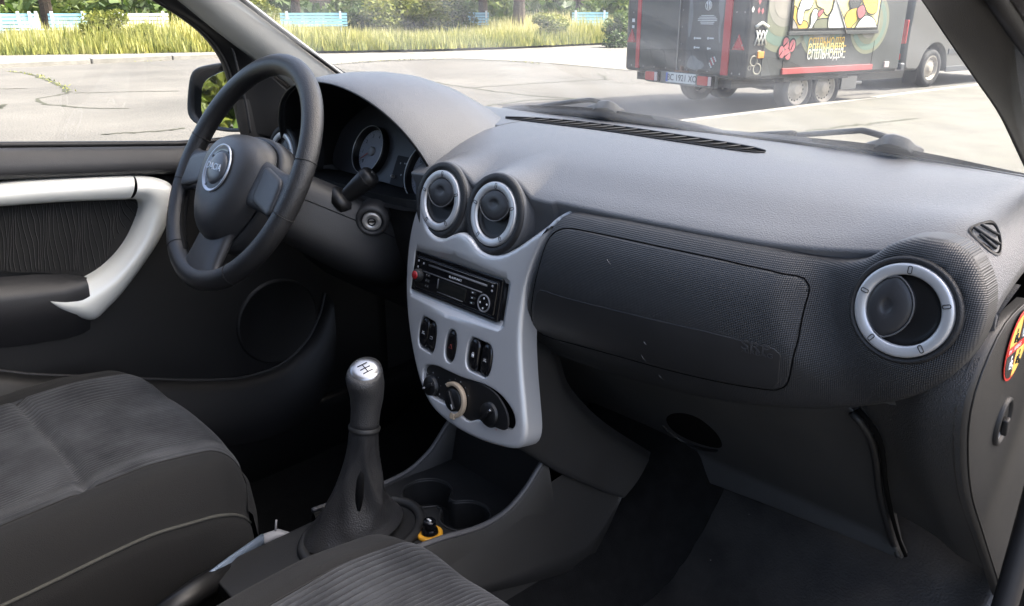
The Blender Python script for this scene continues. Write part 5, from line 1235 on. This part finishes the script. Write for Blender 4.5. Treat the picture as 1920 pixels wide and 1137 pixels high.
def tree(kind, label, loc, sc, group=None, rot=0):
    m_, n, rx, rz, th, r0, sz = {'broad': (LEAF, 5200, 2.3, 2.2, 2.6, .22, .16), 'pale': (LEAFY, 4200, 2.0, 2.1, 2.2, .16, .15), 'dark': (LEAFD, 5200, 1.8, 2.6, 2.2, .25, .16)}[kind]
    if kind not in TR:
        mb = limbs(th+rz*.8, r0, 7, rx*.6, hash(kind) % 9 if False else len(kind)); tm = bpy.data.meshes.new('trunk'); tm.from_pydata([tuple(v) for v in mb.V], [], mb.F); tm.materials.append(BARK)
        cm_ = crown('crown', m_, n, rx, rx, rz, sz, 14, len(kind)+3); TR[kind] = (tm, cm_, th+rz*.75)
    tm, cm_, cz = TR[kind]; t = thing('tree', label, 'tree', tuple(loc), group); t.rotation_euler[2] = rot; t.scale = (sc, sc, sc)
    a = bpy.data.objects.new('trunk', tm); b = bpy.data.objects.new('crown', cm_); COL.objects.link(a); COL.objects.link(b); a.parent = t; b.parent = t; b.location = (0, 0, cz); return t
BU = {}
def bush(kind, label, loc, sx, sz, group=None, rot=0):
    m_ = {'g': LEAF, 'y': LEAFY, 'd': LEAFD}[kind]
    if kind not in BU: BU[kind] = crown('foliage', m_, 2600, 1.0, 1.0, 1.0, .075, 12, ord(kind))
    t = thing('shrub', label, 'shrub', tuple(loc), group); t.rotation_euler[2] = rot
    b = bpy.data.objects.new('foliage', BU[kind]); COL.objects.link(b); b.parent = t; b.location = (0, 0, sz*.75); b.scale = (sx, sx, sz)
    mb = MB()
    for i in range(5): a = i*1.3; mb.tube([(0, 0, -.05), (cos(a)*sx*.25, sin(a)*sx*.25, sz*.5), (cos(a)*sx*.5, sin(a)*sx*.5, sz)], [.03, .02, .008], 5)
    V = [np.array(v)+np.array(loc) for v in mb.V]; mk('stem', V, mb.F, BARK, t); return t
def far_pt(px, dist, z=ZR+.1):
    d = ray(px, 60); d = d/np.linalg.norm(d[:2]); p = CAM+d*dist; return V3(p[0], p[1], z)
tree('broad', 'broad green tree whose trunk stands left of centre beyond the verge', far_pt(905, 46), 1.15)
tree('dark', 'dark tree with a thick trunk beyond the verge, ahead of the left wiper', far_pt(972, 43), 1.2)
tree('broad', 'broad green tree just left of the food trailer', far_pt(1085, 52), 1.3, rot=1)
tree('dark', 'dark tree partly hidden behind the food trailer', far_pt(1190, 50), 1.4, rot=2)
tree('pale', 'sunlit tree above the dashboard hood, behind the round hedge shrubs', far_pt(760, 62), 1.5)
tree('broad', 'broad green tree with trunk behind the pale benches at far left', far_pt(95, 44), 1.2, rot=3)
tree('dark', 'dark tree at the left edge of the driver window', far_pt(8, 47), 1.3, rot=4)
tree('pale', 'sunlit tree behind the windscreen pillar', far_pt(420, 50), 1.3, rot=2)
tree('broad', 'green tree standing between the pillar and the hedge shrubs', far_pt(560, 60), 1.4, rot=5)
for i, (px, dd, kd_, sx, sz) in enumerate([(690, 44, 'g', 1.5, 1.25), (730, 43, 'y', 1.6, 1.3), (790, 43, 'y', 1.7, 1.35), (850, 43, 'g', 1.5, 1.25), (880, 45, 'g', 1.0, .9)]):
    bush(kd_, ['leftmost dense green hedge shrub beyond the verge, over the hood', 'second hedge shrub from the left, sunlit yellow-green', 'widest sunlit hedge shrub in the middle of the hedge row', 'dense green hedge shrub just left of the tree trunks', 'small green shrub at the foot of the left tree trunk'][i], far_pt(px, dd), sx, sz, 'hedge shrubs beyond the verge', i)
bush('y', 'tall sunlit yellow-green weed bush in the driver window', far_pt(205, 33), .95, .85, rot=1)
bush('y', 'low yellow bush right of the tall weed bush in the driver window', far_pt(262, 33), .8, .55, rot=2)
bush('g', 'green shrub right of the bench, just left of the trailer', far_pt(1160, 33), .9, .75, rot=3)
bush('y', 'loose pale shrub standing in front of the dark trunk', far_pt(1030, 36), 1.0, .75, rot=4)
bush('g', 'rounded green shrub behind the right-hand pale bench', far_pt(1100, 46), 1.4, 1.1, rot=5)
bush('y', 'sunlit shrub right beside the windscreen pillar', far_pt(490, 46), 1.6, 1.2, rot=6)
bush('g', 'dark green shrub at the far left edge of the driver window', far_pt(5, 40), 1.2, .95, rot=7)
for i in range(6):   # hedge seen only in the wing mirror, behind the car
    bush('gy'[i % 2], ['first', 'second', 'third', 'fourth', 'fifth', 'sixth'][i]+' roadside shrub behind the car, counted outward, seen in the wing mirror', V3(-1.4-i*.62, -5.5+i*.32, ZP), .8, .95, 'shrubs seen in the wing mirror', i)
# far belt of trees closing the view
N = 26000; th = rng.random(N)*1.9-.45+YAW; D_ = 72+rng.random(N)*16; hgt = (1.5+3.2*(.5+.5*np.sin(th*23)*np.sin(th*61+1)))*rng.random(N)
C = np.stack([CAM[0]-np.sin(th)*D_, CAM[1]+np.cos(th)*D_, ZR+hgt], 1); A = rng.normal(0, .28, (N, 3)); B = rng.normal(0, .28, (N, 3))
fw = bpy.data.objects.new('far_wood', quads_mesh('far_wood', C, A, B, np.clip(.4+.25*rng.normal(0, 1, N)+.2*np.sin(th*40), 0, 1), LEAF)); COL.objects.link(fw); tag(fw, 'far belt of green bushes and trees closing the view', 'wood', kind='stuff')
# ---------------------------------------------------------------- pale blue benches
BBLUE = mat('pale_blue_paint', (.30, .52, .62), .6, var=.15, vscale=3); BWHT = mat('white_paint', (.72, .74, .74), .6, var=.1, vscale=3)
def bench(label, px, dist, L, ang, mt):
    o = far_pt(px, dist); t = thing('bench', label, 'bench', tuple(o), 'pale painted benches beyond the verge')
    ex = V3(cos(ang), sin(ang), 0); ey = V3(-sin(ang), cos(ang), 0); ez = V3(0, 0, 1); A_ = [ex, ey, ez]
    for k in range(4): mb = MB(); mb.box(o+ey*(-.24+.13*k)+ez*.62, (L/2, .055, .022), A_); mb.build('seat_slat', mt, t, smooth=False)
    for k in range(4): mb = MB(); mb.box(o+ey*(.28+.045*k)+ez*(.74+.14*k), (L/2, .02, .055), A_); mb.build('back_slat', mt, t, smooth=False)
    for s in (-1, 1): mb = MB(); mb.box(o+ex*s*L*.4+ez*.30, (.05, .26, .30), A_); mb.box(o+ex*s*L*.4+ey*.37+ez*.85, (.05, .05, .45), A_); mb.build('leg', BWHT, t, smooth=False)
    return t
bench('pale blue slatted bench at the far left of the driver window', 32, 38, 1.3, 1.3, BBLUE)
bench('pale bench second from the left in the driver window', 60, 38.5, .8, 1.5, BWHT)
bench('long pale blue bench left of the tall weed bush', 130, 38, 1.4, 1.2, BBLUE)
bench('long white bench right of the tall weed bush, beside the pillar', 268, 36, 2.0, 1.15, BWHT)
bench('long low pale blue bench just right of the windscreen pillar', 590, 42, 3.2, 1.0, BBLUE)
bench('pale blue bench left of the tree trunks', 893, 44, 1.4, .9, BBLUE)
bench('pale blue bench left of the food trailer', 1105, 42, 1.8, .7, BBLUE)

# ================================================================ FOOD TRAILER
TA = radians(13); hd = V3(sin(TA), cos(TA), 0); rt = V3(cos(TA), -sin(TA), 0); B0 = V3(-4.81, 8.73, .02); UPV = V3(0, 0, 1)
TW, TL, TH = 2.46, 3.15, 2.35
TS = Frame(B0, hd, UPV); TRr = Frame(B0, rt, UPV)
TBLK = mat('trailer_black', (.022, .024, .027), .42, var=.2, vscale=3); TGRY = mat('trailer_grey', (.060, .064, .066), .5, var=.25, vscale=4)
TRED = mat('trailer_red', (.42, .02, .03), .4); TRIM_ = mat('trailer_metal', (.25, .25, .25), .4, metal=.6); RUBT = mat('tyre_rubber', (.020, .021, .023), .85, bump=.3, bscale=80)
tr_ = thing('food_trailer', 'black food trailer with red strips and painted mural, number plate BC 1921 XO', 'trailer', tuple(B0-rt*TW/2+V3(0, 0, ZR-.02)))
def tbox(s0, s1, u0, u1, z0, z1): return (B0+hd*(s0+s1)/2+rt*(u0+u1)/2+UPV*((z0+z1)/2-.02), ((s1-s0)/2, (u1-u0)/2, (z1-z0)/2), [hd, rt, UPV])
mb = MB(); mb.box(*tbox(.0, TL, -TW, 0, .02, TH)); mb.build('body', TBLK, tr_, smooth=False, bevel=.05)
mb = MB(); mb.box(*tbox(.05, TL+.5, -TW+.25, -.25, -.10, .012)); mb.build('chassis', DARK, tr_, smooth=False)
mb = MB(); mb.tube([B0+hd*(TL)-rt*TW/2+UPV*-.08, B0+hd*(TL+1.6)-rt*TW/2+UPV*-.08], .06, 6); mb.build('drawbar', DARK, tr_)
def rp(u0, u1, v0, v1, mt, nm, th=.008, w=.0, par=tr_, r=.01):
    return slab(nm, TRr, round_rect(abs(u1-u0)/2, abs(v1-v0)/2, min(r, abs(u1-u0)*.3, abs(v1-v0)*.3), 4, (u0+u1)/2, (v0+v1)/2), mt, par, thick=th, rim=min(.003, th*.4), w=w)
def sp_(u0, u1, v0, v1, mt, nm, th=.008, w=.0, par=tr_, r=.01):
    return slab(nm, TS, round_rect(abs(u1-u0)/2, abs(v1-v0)/2, min(r, abs(u1-u0)*.3, abs(v1-v0)*.3), 4, (u0+u1)/2, (v0+v1)/2), mt, par, thick=th, rim=min(.003, th*.4), w=w)
ld = rp(-2.10, -1.285, .09, 2.2, mat('trailer_panel', (.028, .034, .038), .38, var=.15, vscale=4), 'rear_door', .012, .002); rd = rp(-1.10, -.40, .09, 2.2, TGRY, 'rear_door', .012, .002)
rp(-1.285+.005, -1.262, .06, 2.2, TRIM_, 'hinge_rail', .015, .002)
rp(-2.18, -2.10, .05, 2.3, TRED, 'red_strip', .022, .002); rp(-.40, -.28, .05, 2.3, TRED, 'red_strip', .022, .002)
for u in (-2.28, -2.0, -1.75, -1.5, -1.25, -1.05, -.85, -.65, -.2, -.06):
    for v in (.10,) if u > -2.2 and u < -.3 else (.1, .45, .85, 1.2):
        mb = MB(); mb.lathe(TRr.at(u, v-.02, .012), [(.012, 0), (.008, .006), (.0001, .008)], 8); mb.build('rivet', TRIM_, tr_)
for u in (-1.21,):
    for v in np.arange(.2, 1.4, .22): mb = MB(); mb.lathe(TRr.at(u, v, .005), [(.010, 0), (.006, .005), (.0001, .006)], 8); mb.build('rivet', TRIM_, tr_)
for u, v in ((-2.31, .49), (-.13, .455)):
    P = np.array([(u, v+.11), (u-.105, v-.08), (u+.105, v-.08)]); P = resample(P, 30, closed=True, curve=False); o_ = slab('reflector_triangle', TRr, P, TRED, tr_, thick=.012, rim=.004, w=.004)
    mb = MB(); mb.tube([TRr.P(u+.8*a, v+.8*b, .018) for a, b in ((0, .11), (-.105, -.08), (.105, -.08))], .008, 5, closed=True); mb.build('triangle_edge', mat('pale_red', (.55, .22, .2), .4), o_)
# bumper bar, lamps, plate
rp(-1.86, -.46, -.13, .035, mat('bumper_metal', (.20, .20, .19), .5, metal=.4), 'bumper_bar', .05, -.02)
LAMP = mat('red_lens', (.50, .05, .05), .2, coat=.5); LAMPW = mat('clear_lens', (.6, .5, .48), .2)
for u in (-1.72, -.62):
    o_ = rp(u-.15, u+.15, -.115, .035, DARK, 'tail_lamp', .05, .03, r=.03); f_ = rp(u-.13, u+.07, -.10, .02, LAMP, 'red_lens', .012, .08, o_, .02); rp(u+.075, u+.13, -.10, .02, LAMPW, 'clear_lens', .012, .08, o_, .01)
pl = rp(-1.45, -.84, -.105, .03, mat('plate_white', (.62, .63, .60), .5), 'number_plate', .006, .034, r=.012)
rp(-1.447, -1.40, -.10, .025, mat('plate_blue', (.05, .12, .45), .5), 'plate_band', .002, .0405, pl, .006)
text('plate_lettering', 'BC 1921 XO', TRr.at(-1.115, -.040, .0415), .125, mat('plate_ink', (.02, .02, .022), .5), pl, depth=.002, sx=.92)
mb = MB(); mb.box(TRr.P(-1.15, .055, .02), (.14, .012, .012), [TRr.x, TRr.y, TRr.z]); mb.box(TRr.P(-1.15, .085, .02), (.02, .04, .015), [TRr.x, TRr.y, TRr.z]); mb.build('door_bolt', mat('rust', (.12, .06, .04), .8), tr_, smooth=False)
# printed signs on the rear doors
PRW = mat('white_decal', (.60, .62, .62), .6); PRG = mat('grey_decal', (.16, .17, .175), .6, var=.2, vscale=6); PRR = mat('red_decal', (.40, .05, .06), .6)
f_ = TRr.at(-.715, .915, .0155); mb = MB(); mb.lathe(f_, [(.062, 0), (.062, .002), (.052, .002), (.052, 0)], 28); mb.tube([f_.P(-.02, -.04, .001), f_.P(-.015, .0, .001), f_.P(-.03, .05, .001)], .010, 5); mb.tube([f_.P(.02, -.045, .001), f_.P(.03, .0, .001), f_.P(.012, .045, .001)], .012, 5); mb.build('round_logo', PRW, rd)
for k, wv in enumerate((.20, .26, .30, .30, .22, .20)): mb = MB(); mb.box(TRr.P(-.72, .79-.021*k, .0155), (wv/2*1.2, .0045, .001), [TRr.x, TRr.y, TRr.z]); mb.build('small_print_line', PRW, rd, smooth=False)
for u, v, wv in ((-.89, .50, .07), (-.64, .505, .06), (-.89, .38, .055), (-.65, .375, .03)): mb = MB(); mb.lathe(TRr.at(u-wv*.7, v, .0148), [(.018, 0), (.016, .002), (.0001, .002)], 14); mb.box(TRr.P(u+wv*.4, v, .0155), (wv*.7, .009, .001), [TRr.x, TRr.y, TRr.z]); mb.build('partner_logo', PRW, rd, smooth=False)
for c in ([(-.50, 1.1), (-.44, 1.05), (-.43, .8), (-.46, .62), (-.45, .45), (-.475, .47), (-.50, .62), (-.49, .75), (-.53, .9)], [(-1.06, .14), (-1.0, .26), (-.92, .27), (-.84, .22), (-.76, .20), (-.72, .15), (-.80, .10), (-.95, .09)], [(-1.07, 1.1), (-1.03, 1.0), (-1.0, .8), (-1.02, .6), (-1.06, .5), (-1.08, .7)]):
    slab('drip_decal', TRr, resample(np.array(c), 40, closed=True) if area2(np.array(c)) > 0 else resample(np.array(c)[::-1], 40, closed=True), PRG, rd, thick=.001, rim=.0003, w=.0145)
for i in range(5):
    for j in range(5):
        if 2 <= i+j <= 6 and (i-j) < 3: mb = MB(); u, v = -.64+.035*i*.8+.012*j, .12+.032*j+.010*i; mb.box(TRr.P(u, v, .0155), (.010, .010, .001), [(TRr.x+TRr.y)/1.414, (TRr.y-TRr.x)/1.414, TRr.z]); mb.build('diamond_decal', PRR if (i+j) % 2 else PRW, rd, smooth=False)
for u, v, s_ in ((-2.29, .72, .03), (-2.29, .63, .025)): mb = MB(); mb.box(TRr.P(u, v, .004), (s_, .8*s_, .001), [TRr.x, TRr.y, TRr.z]); mb.build('small_decal', PRW, tr_, smooth=False)
# side wall: mural panels
GR = [mat('mural_%s' % n_, c_, .55, var=.12, vscale=4) for n_, c_ in (('sage', (.13, .19, .15)), ('olive', (.17, .18, .12)), ('stone', (.25, .24, .20)), ('sand', (.30, .28, .24)), ('charcoal', (.055, .060, .058)))]
YEL_ = mat('mural_yellow', (.72, .46, .08), .55, var=.1, vscale=4); PYEL = mat('mural_pale_yellow', (.75, .68, .28), .55, var=.1, vscale=4); MWH = mat('mural_white', (.66, .66, .60), .55); MBK = mat('mural_outline', (.020, .021, .020), .5); MPK = mat('mural_red', (.42, .12, .13), .55)
side = sp_(.30, TL-.03, .05, 2.25, mat('mural_base', (.050, .055, .055), .5, var=.2, vscale=3), 'side_wall', .006, .001)
def art(nm, pts, mt, w, par=side, cl=True):
    P = np.array(pts, float); P = P if area2(P) > 0 else P[::-1]; return slab(nm, TS, resample(P, max(30, 3*len(P)), closed=True, curve=cl), mt, par, thick=.0012, rim=.0003, w=w)
def clip_disc(cx, cy, r, zmin=.16, zmax=2.2, smin=.32, smax=TL-.06): return [(min(max(cx+r*cos(t), smin), smax), min(max(cy+r*sin(t), zmin), zmax)) for t in np.linspace(0, 2*pi, 48, endpoint=False)]
for k, (r, m_) in enumerate(((.62, GR[1]), (.54, GR[0]), (.42, GR[1]), (.30, GR[2]), (.2, GR[3]))):
    art('mural_band', clip_disc(.62, .95, r), m_, .0075+.0014*k, cl=False); art('mural_band', clip_disc(1.38, .68, r*.72), m_, .0075+.0014*k, cl=False); art('mural_band', clip_disc(2.35, .68, r*.66, smax=2.95), m_, .0076+.0014*k, cl=False)
# serving hatch with the cartoon mural
hat = sp_(.715, 2.50, .575, 1.75, MBK, 'serving_hatch', .02, .016, tr_, .01)
sp_(.75, 2.46, .625, 1.72, PYEL, 'hatch_picture', .004, .036, hat, .01)
ho_ = .0405
def hart(nm, pts, mt, k=0, cl=True):
    P = np.array(pts, float); P = P if area2(P) > 0 else P[::-1]; Q = resample(P, max(30, 4*len(P)), closed=True, curve=cl)
    Q[:, 0] = np.clip(Q[:, 0], .755, 2.455); Q[:, 1] = np.clip(Q[:, 1], .63, 1.7)
    slab(nm+'_outline', TS, inset(Q, -.016), MBK, hat, thick=.001, rim=.0003, w=ho_+.0025*k); slab(nm, TS, Q, mt, hat, thick=.001, rim=.0003, w=ho_+.0012+.0025*k)
H6 = lambda L: [TS.cast(1420+x/5.683, y/5.683, .04) for x, y in L]
hart('mural_shape', H6([(260, 350), (265, 250), (330, 350)]), MWH, 0); hart('mural_shape', H6([(275, 200), (300, 140), (380, 70), (420, 100), (430, 220), (455, 265), (480, 230), (530, 250), (510, 350), (330, 350), (280, 240)]), YEL_, 1)
hart('mural_shape', H6([(300, 240), (340, 200), (390, 230), (430, 350), (340, 350)]), GR[3], 2)
hart('mural_shape', H6([(590, 0), (560, 90), (500, 110), (480, 200), (460, 260), (430, 230), (425, 140), (450, 60), (480, 0)]), MWH, 3)
hart('mural_shape', H6([(510, 350), (560, 270), (570, 170), (600, 100), (640, 120), (630, 190), (580, 280), (560, 350)]), MWH, 4)
hart('mural_shape', H6([(640, 140), (680, 105), (695, 120), (650, 180)]), MPK, 5)
hart('mural_shape', H6([(610, 350), (620, 230), (740, 205), (760, 260), (750, 350)]), GR[1], 2)
hart('mural_shape', H6([(830, -20), (860, 60), (940, 355), (770, 355), (750, 260), (760, 180), (800, 100)]), MWH, 4)
hart('mural_shape', H6([(985, 60), (990, 0), (1100, 0), (1060, 80), (1010, 100)]), GR[4], 3); hart('mural_shape', H6([(920, 240), (960, 130), (1060, 90), (1060, 200), (1000, 280), (960, 350), (940, 350)]), YEL_, 3)
hart('mural_shape', H6([(1040, 350), (1060, 260), (1110, 200), (1160, 170), (1240, 220), (1240, 350)]), MWH, 5); hart('mural_shape', H6([(1060, 100), (1115, 60), (1140, 130), (1110, 180), (1070, 190)]), MPK, 6)
hart('mural_shape', H6([(1120, 0), (1150, -80), (1260, -80), (1260, 120), (1180, 140), (1140, 60)]), YEL_, 4); hart('mural_shape', H6([(640, -30), (790, -40), (790, 80), (740, 160), (690, 90), (640, 60)]), PYEL, 1)
mb = MB(); mb.tube([TS.P(*TS.cast(1420+840/5.683, -20/5.683, .05), .055), TS.P(*TS.cast(1420+945/5.683, 356/5.683, .05), .055)], .009, 6); mb.build('hatch_strut', TRIM_, hat)
sp_(.70, 2.51, .545, .59, mat('hatch_rail', (.06, .065, .065), .4), 'hatch_rail', .03, .02, tr_)
sp_(.665, 2.50, .055, .13, mat('side_red', (.38, .08, .08), .45), 'red_rail', .03, .01, tr_)
for s in (.69, 2.50): mb = MB(); mb.box(TS.P(s, .9, .009), (.006, .85, .002), [TS.x, TS.y, TS.z]); mb.build('panel_joint', MBK, tr_, smooth=False)
# coffee beans
for cx, cy, a in ((310, 465, .3), (375, 490, -.1), (262, 558, .2), (322, 580, .5)):
    u, v = TS.cast(1420+cx/5.683, cy/5.683, .02); P = np.array([(.052*cos(t), .075*sin(t)) for t in np.linspace(0, 2*pi, 30, endpoint=False)]); R2 = np.array([[cos(a), -sin(a)], [sin(a), cos(a)]]); P = P@R2.T+[u, v]
    art('bean_outline', inset(P, -.022), MBK, .016); art('coffee_bean', P, MPK, .0175); mb = MB(); mb.tube([TS.P(u+.06*sin(a+.5)*k_, v+.055*cos(a+.5)*k_, .0195) for k_ in (-1, 0, 1)], .006, 5); mb.build('bean_crease', MBK, side)
u, v = TS.cast(1552, 84, .02)
for k, m_ in enumerate((YEL_, PYEL, MWH)):
    text('graffiti_lettering', 'СПІЛЬНОДІЯ..', TS.at(u, v+.02-.075*k, .017+.002*k), .175, m_, side, depth=.002, sx=.62)
u, v = TS.cast(1428, 62, .01); f_ = TS.at(u, v, .008)
mb = MB(); mb.tube([f_.P(-.11, .07, 0), f_.P(0, .12, 0), f_.P(.11, .07, 0)], .022, 6)
for k in (-1, 0, 1): mb.tube([f_.P(k*.062-.045, -.15, 0), f_.P(k*.062+.03, .03, 0)], .010, 5); mb.tube([f_.P(k*.062+.045, -.15, 0), f_.P(k*.062-.03, .03, 0)], .010, 5)
mb.build('triple_cross_logo', MWH, tr_)
for cx, cy, r in ((1413, 115, .07), (1423, 102, .05), (1419, 130, .075), (1405, 128, .03)):
    u, v = TS.cast(cx, cy, .005); mb = MB(); mb.lathe(TS.at(u, v, .006), [(r, 0), (r, .001), (r*.75, .001), (r*.75, 0)], 28); mb.build('gear_decal', GR[2], tr_)
u, v = TS.cast(1425.5, 103, .01); slab('side_marker', TS, round_rect(.055, .042, .01, 4, u, v), mat('amber_lens', (.75, .28, .06), .25, coat=.5), tr_, thick=.02, rim=.004, w=.006)
u, v = TS.cast(1661, 121, .01); slab('front_marker', TS, round_rect(.05, .04, .01, 4, min(u, TL-.06), v), LAMPW, tr_, thick=.02, rim=.004, w=.006)
for cx, cy in ((1412, 18), (1423, 20), (1430, 21), (1425, 3)): u, v = TS.cast(cx, cy, .01); art('diamond_decal', [(u-.025, v), (u, v-.04), (u+.025, v), (u, v+.04)], MPK if cx > 1413 else MWH, .012, tr_, False)
# wheels
RIMW = mat('dusty_steel', (.33, .30, .25), .6, var=.2, vscale=8)
def road_wheel(par, c, outward, R_, wd, nm='wheel'):
    ax = np.asarray(outward, float); f = Frame(c, np.cross(UPV, ax), UPV)
    if f.z@ax < 0: f = Frame(c, -f.x, UPV)
    mb = MB(); mb.lathe(f, [(R_*.60, -wd), (R_*.90, -wd), (R_*.985, -wd*.8), (R_, -wd*.5), (R_*.985, -wd*.15), (R_*.92, 0), (R_*.78, .004), (R_*.66, -.004), (R_*.62, -.02)], 44); t = mb.build(nm, RUBT, par)
    mb = MB(); mb.lathe(f, [(R_*.66, -.006), (R_*.63, .0), (R_*.58, -.016), (R_*.52, -.045), (R_*.46, -.050), (R_*.40, -.034), (R_*.26, -.028), (R_*.22, -.012), (R_*.17, -.008), (.0001, -.008)], 44); r = mb.build('rim', RIMW, t)
    for k in range(16):
        a = 2*pi*k/16; q = f.at(R_*.475*cos(a), R_*.475*sin(a), -.0465); mb = MB(); mb.lathe(q, [(R_*.045, 0), (R_*.03, .001), (.0001, .001)], 8); mb.build('rim_hole', VOID, r)
    return t
for s, z in ((1.154, -.148), (1.707, -.148)):
    for side_ in (0, 1):
        c = B0+hd*s-rt*(.08 if not side_ else TW-.30)+UPV*(ZR+.305-.02); road_wheel(tr_, c, rt if not side_ else -rt, .305, .19)
    mb = MB(); mb.tube([B0+hd*s-rt*.15+UPV*(ZR+.29), B0+hd*s-rt*(TW-.4)+UPV*(ZR+.29)], .035, 8); mb.build('axle', DARK, tr_)
mb = MB(); mb.box(*tbox(.80, 2.10, -.30, -.04, -.03, .04)); mb.build('wheel_arch', DARK, tr_, smooth=False)
mb = MB(); mb.tube(resample(np.array([B0+hd*.35+rt*-.4+UPV*-.06, B0+hd*.7-rt*.3+UPV*-.16, B0+hd*1.0-rt*.35+UPV*-.14]), 16), .008, 5); mb.build('hanging_cable', DARK, tr_)
mb = MB(); mb.box(*tbox(2.12, 2.45, -.35, -.15, -.20, -.02)); mb.tube([B0+hd*2.1-rt*.2+UPV*-.12, B0+hd*2.6-rt*.2+UPV*-.14], .03, 8); mb.build('towing_jack', TRIM_, tr_, smooth=False)

# ================================================================ VAN
VA = radians(9); vh = V3(sin(VA), cos(VA), 0); vr = V3(cos(VA), -sin(VA), 0)
vw = onZ(1736, 163, ZR); VC = vw-vh*.95+vr*.06; VC[2] = ZR
VPAINT = mat('van_grey', (.08, .083, .083), .35, coat=.5, var=.06, vscale=3); VBLUE = mat('van_dark', (.055, .062, .07), .45)
van = thing('parked_van', 'grey van with red tail lamp parked ahead of the food trailer', 'van', tuple(VC-vr*.9))
VF = Frame(VC, vh, UPV)    # side plane, z = outward right
prof_s = [(0, .45), (-.02, .9), (.02, 1.5), (.10, 1.9), (.25, 1.97), (3.0, 1.97), (3.5, 1.6), (3.9, 1.15), (4.7, .95), (4.85, .6), (4.8, .32), (4.3, .26), (1.4, .26)]+[(.95+.42*cos(t), .33+.42*sin(t)) for t in np.linspace(.15, pi-.15, 12)]+[(.45, .30), (.05, .32)]
sprof = resample(np.array(prof_s), 120, closed=True, curve=False); rows = []
for wz, d in ((-1.85, .06), (-1.82, .015), (-1.78, 0), (-.07, 0), (-.03, .015), (0, .05)): rows.append(VF.L(inset(sprof, d), wz))
mb = MB(); mb.loft(rows, True); V_, F_ = tri_fill([inset(sprof, .05)]); mb.add([VF.P(u, v, 0) for u, v in V_], F_); mb.add([VF.P(u, v, -1.85) for u, v in V_], F_); mb.build('body', VPAINT, van, auto=35)
for s, sd_ in ((.95, 0), (.95, 1), (4.0, 0), (4.0, 1)): road_wheel(van, VC+vh*s-vr*(.02 if not sd_ else 1.83)+UPV*.335, vr if not sd_ else -vr, .335, .20)
VR = Frame(VC, vr, UPV)
slab('rear_bumper', VR, round_rect(.93, .10, .03, 4, -.92, .36), VBLUE, van, thick=.10, rim=.02, w=.0)
slab('tail_lamp', VR, round_rect(.075, .20, .02, 4, -.10, .98), LAMP, van, thick=.03, rim=.008, w=.0); slab('fog_lamp', VR, round_rect(.07, .055, .02, 4, -.16, .56), LAMP, van, thick=.02, rim=.006, w=.0)
slab('rear_door', VR, round_rect(.72, .45, .03, 4, -.93, .98), VBLUE, van, thick=.01, rim=.003, w=.01); slab('rear_window', VR, round_rect(.70, .25, .05, 4, -.93, 1.66), GLOSS, van, thick=.01, rim=.003, w=-.06)
slab('side_rubbing_strip', VF, round_rect(1.15, .05, .01, 4, 2.55, .62), VBLUE, van, thick=.012, rim=.004, w=.0)
slab('sill', VF, round_rect(1.3, .05, .01, 4, 2.7, .30), VBLUE, van, thick=.02, rim=.005, w=-.005)
slab('side_window', VF, round_rect(.55, .25, .05, 4, 1.2, 1.6), GLOSS, van, thick=.008, rim=.002, w=-.004)
slab('mud_flap', Frame(VC+vh*.48+UPV*.25-vr*.14, vr, UPV), round_rect(.13, .17, .02), DARK, van, thick=.01, rim=.002)
# ================================================================ UNSEEN TREE ADDED TO SHADE THE CAR (stands outside the frame, towards the sun)
sp0 = V3(-.1, -.25, .75)+np.array(sd)*11.0
t = thing('tree', 'large unseen leafy tree added ahead of the car to shade it', 'tree', (sp0[0], sp0[1], ZP))
cm_ = crown('crown', LEAF, 15000, 3.1, 3.1, 2.4, .22, 26, 5); b = bpy.data.objects.new('crown', cm_); COL.objects.link(b); b.parent = t; b.location = (0, 0, sp0[2]-ZP)
mb = limbs(sp0[2]-ZP, .22, 10, 2.0, 4); mk('trunk', [np.array(v)+V3(sp0[0], sp0[1], ZP) for v in mb.V], mb.F, BARK, t)
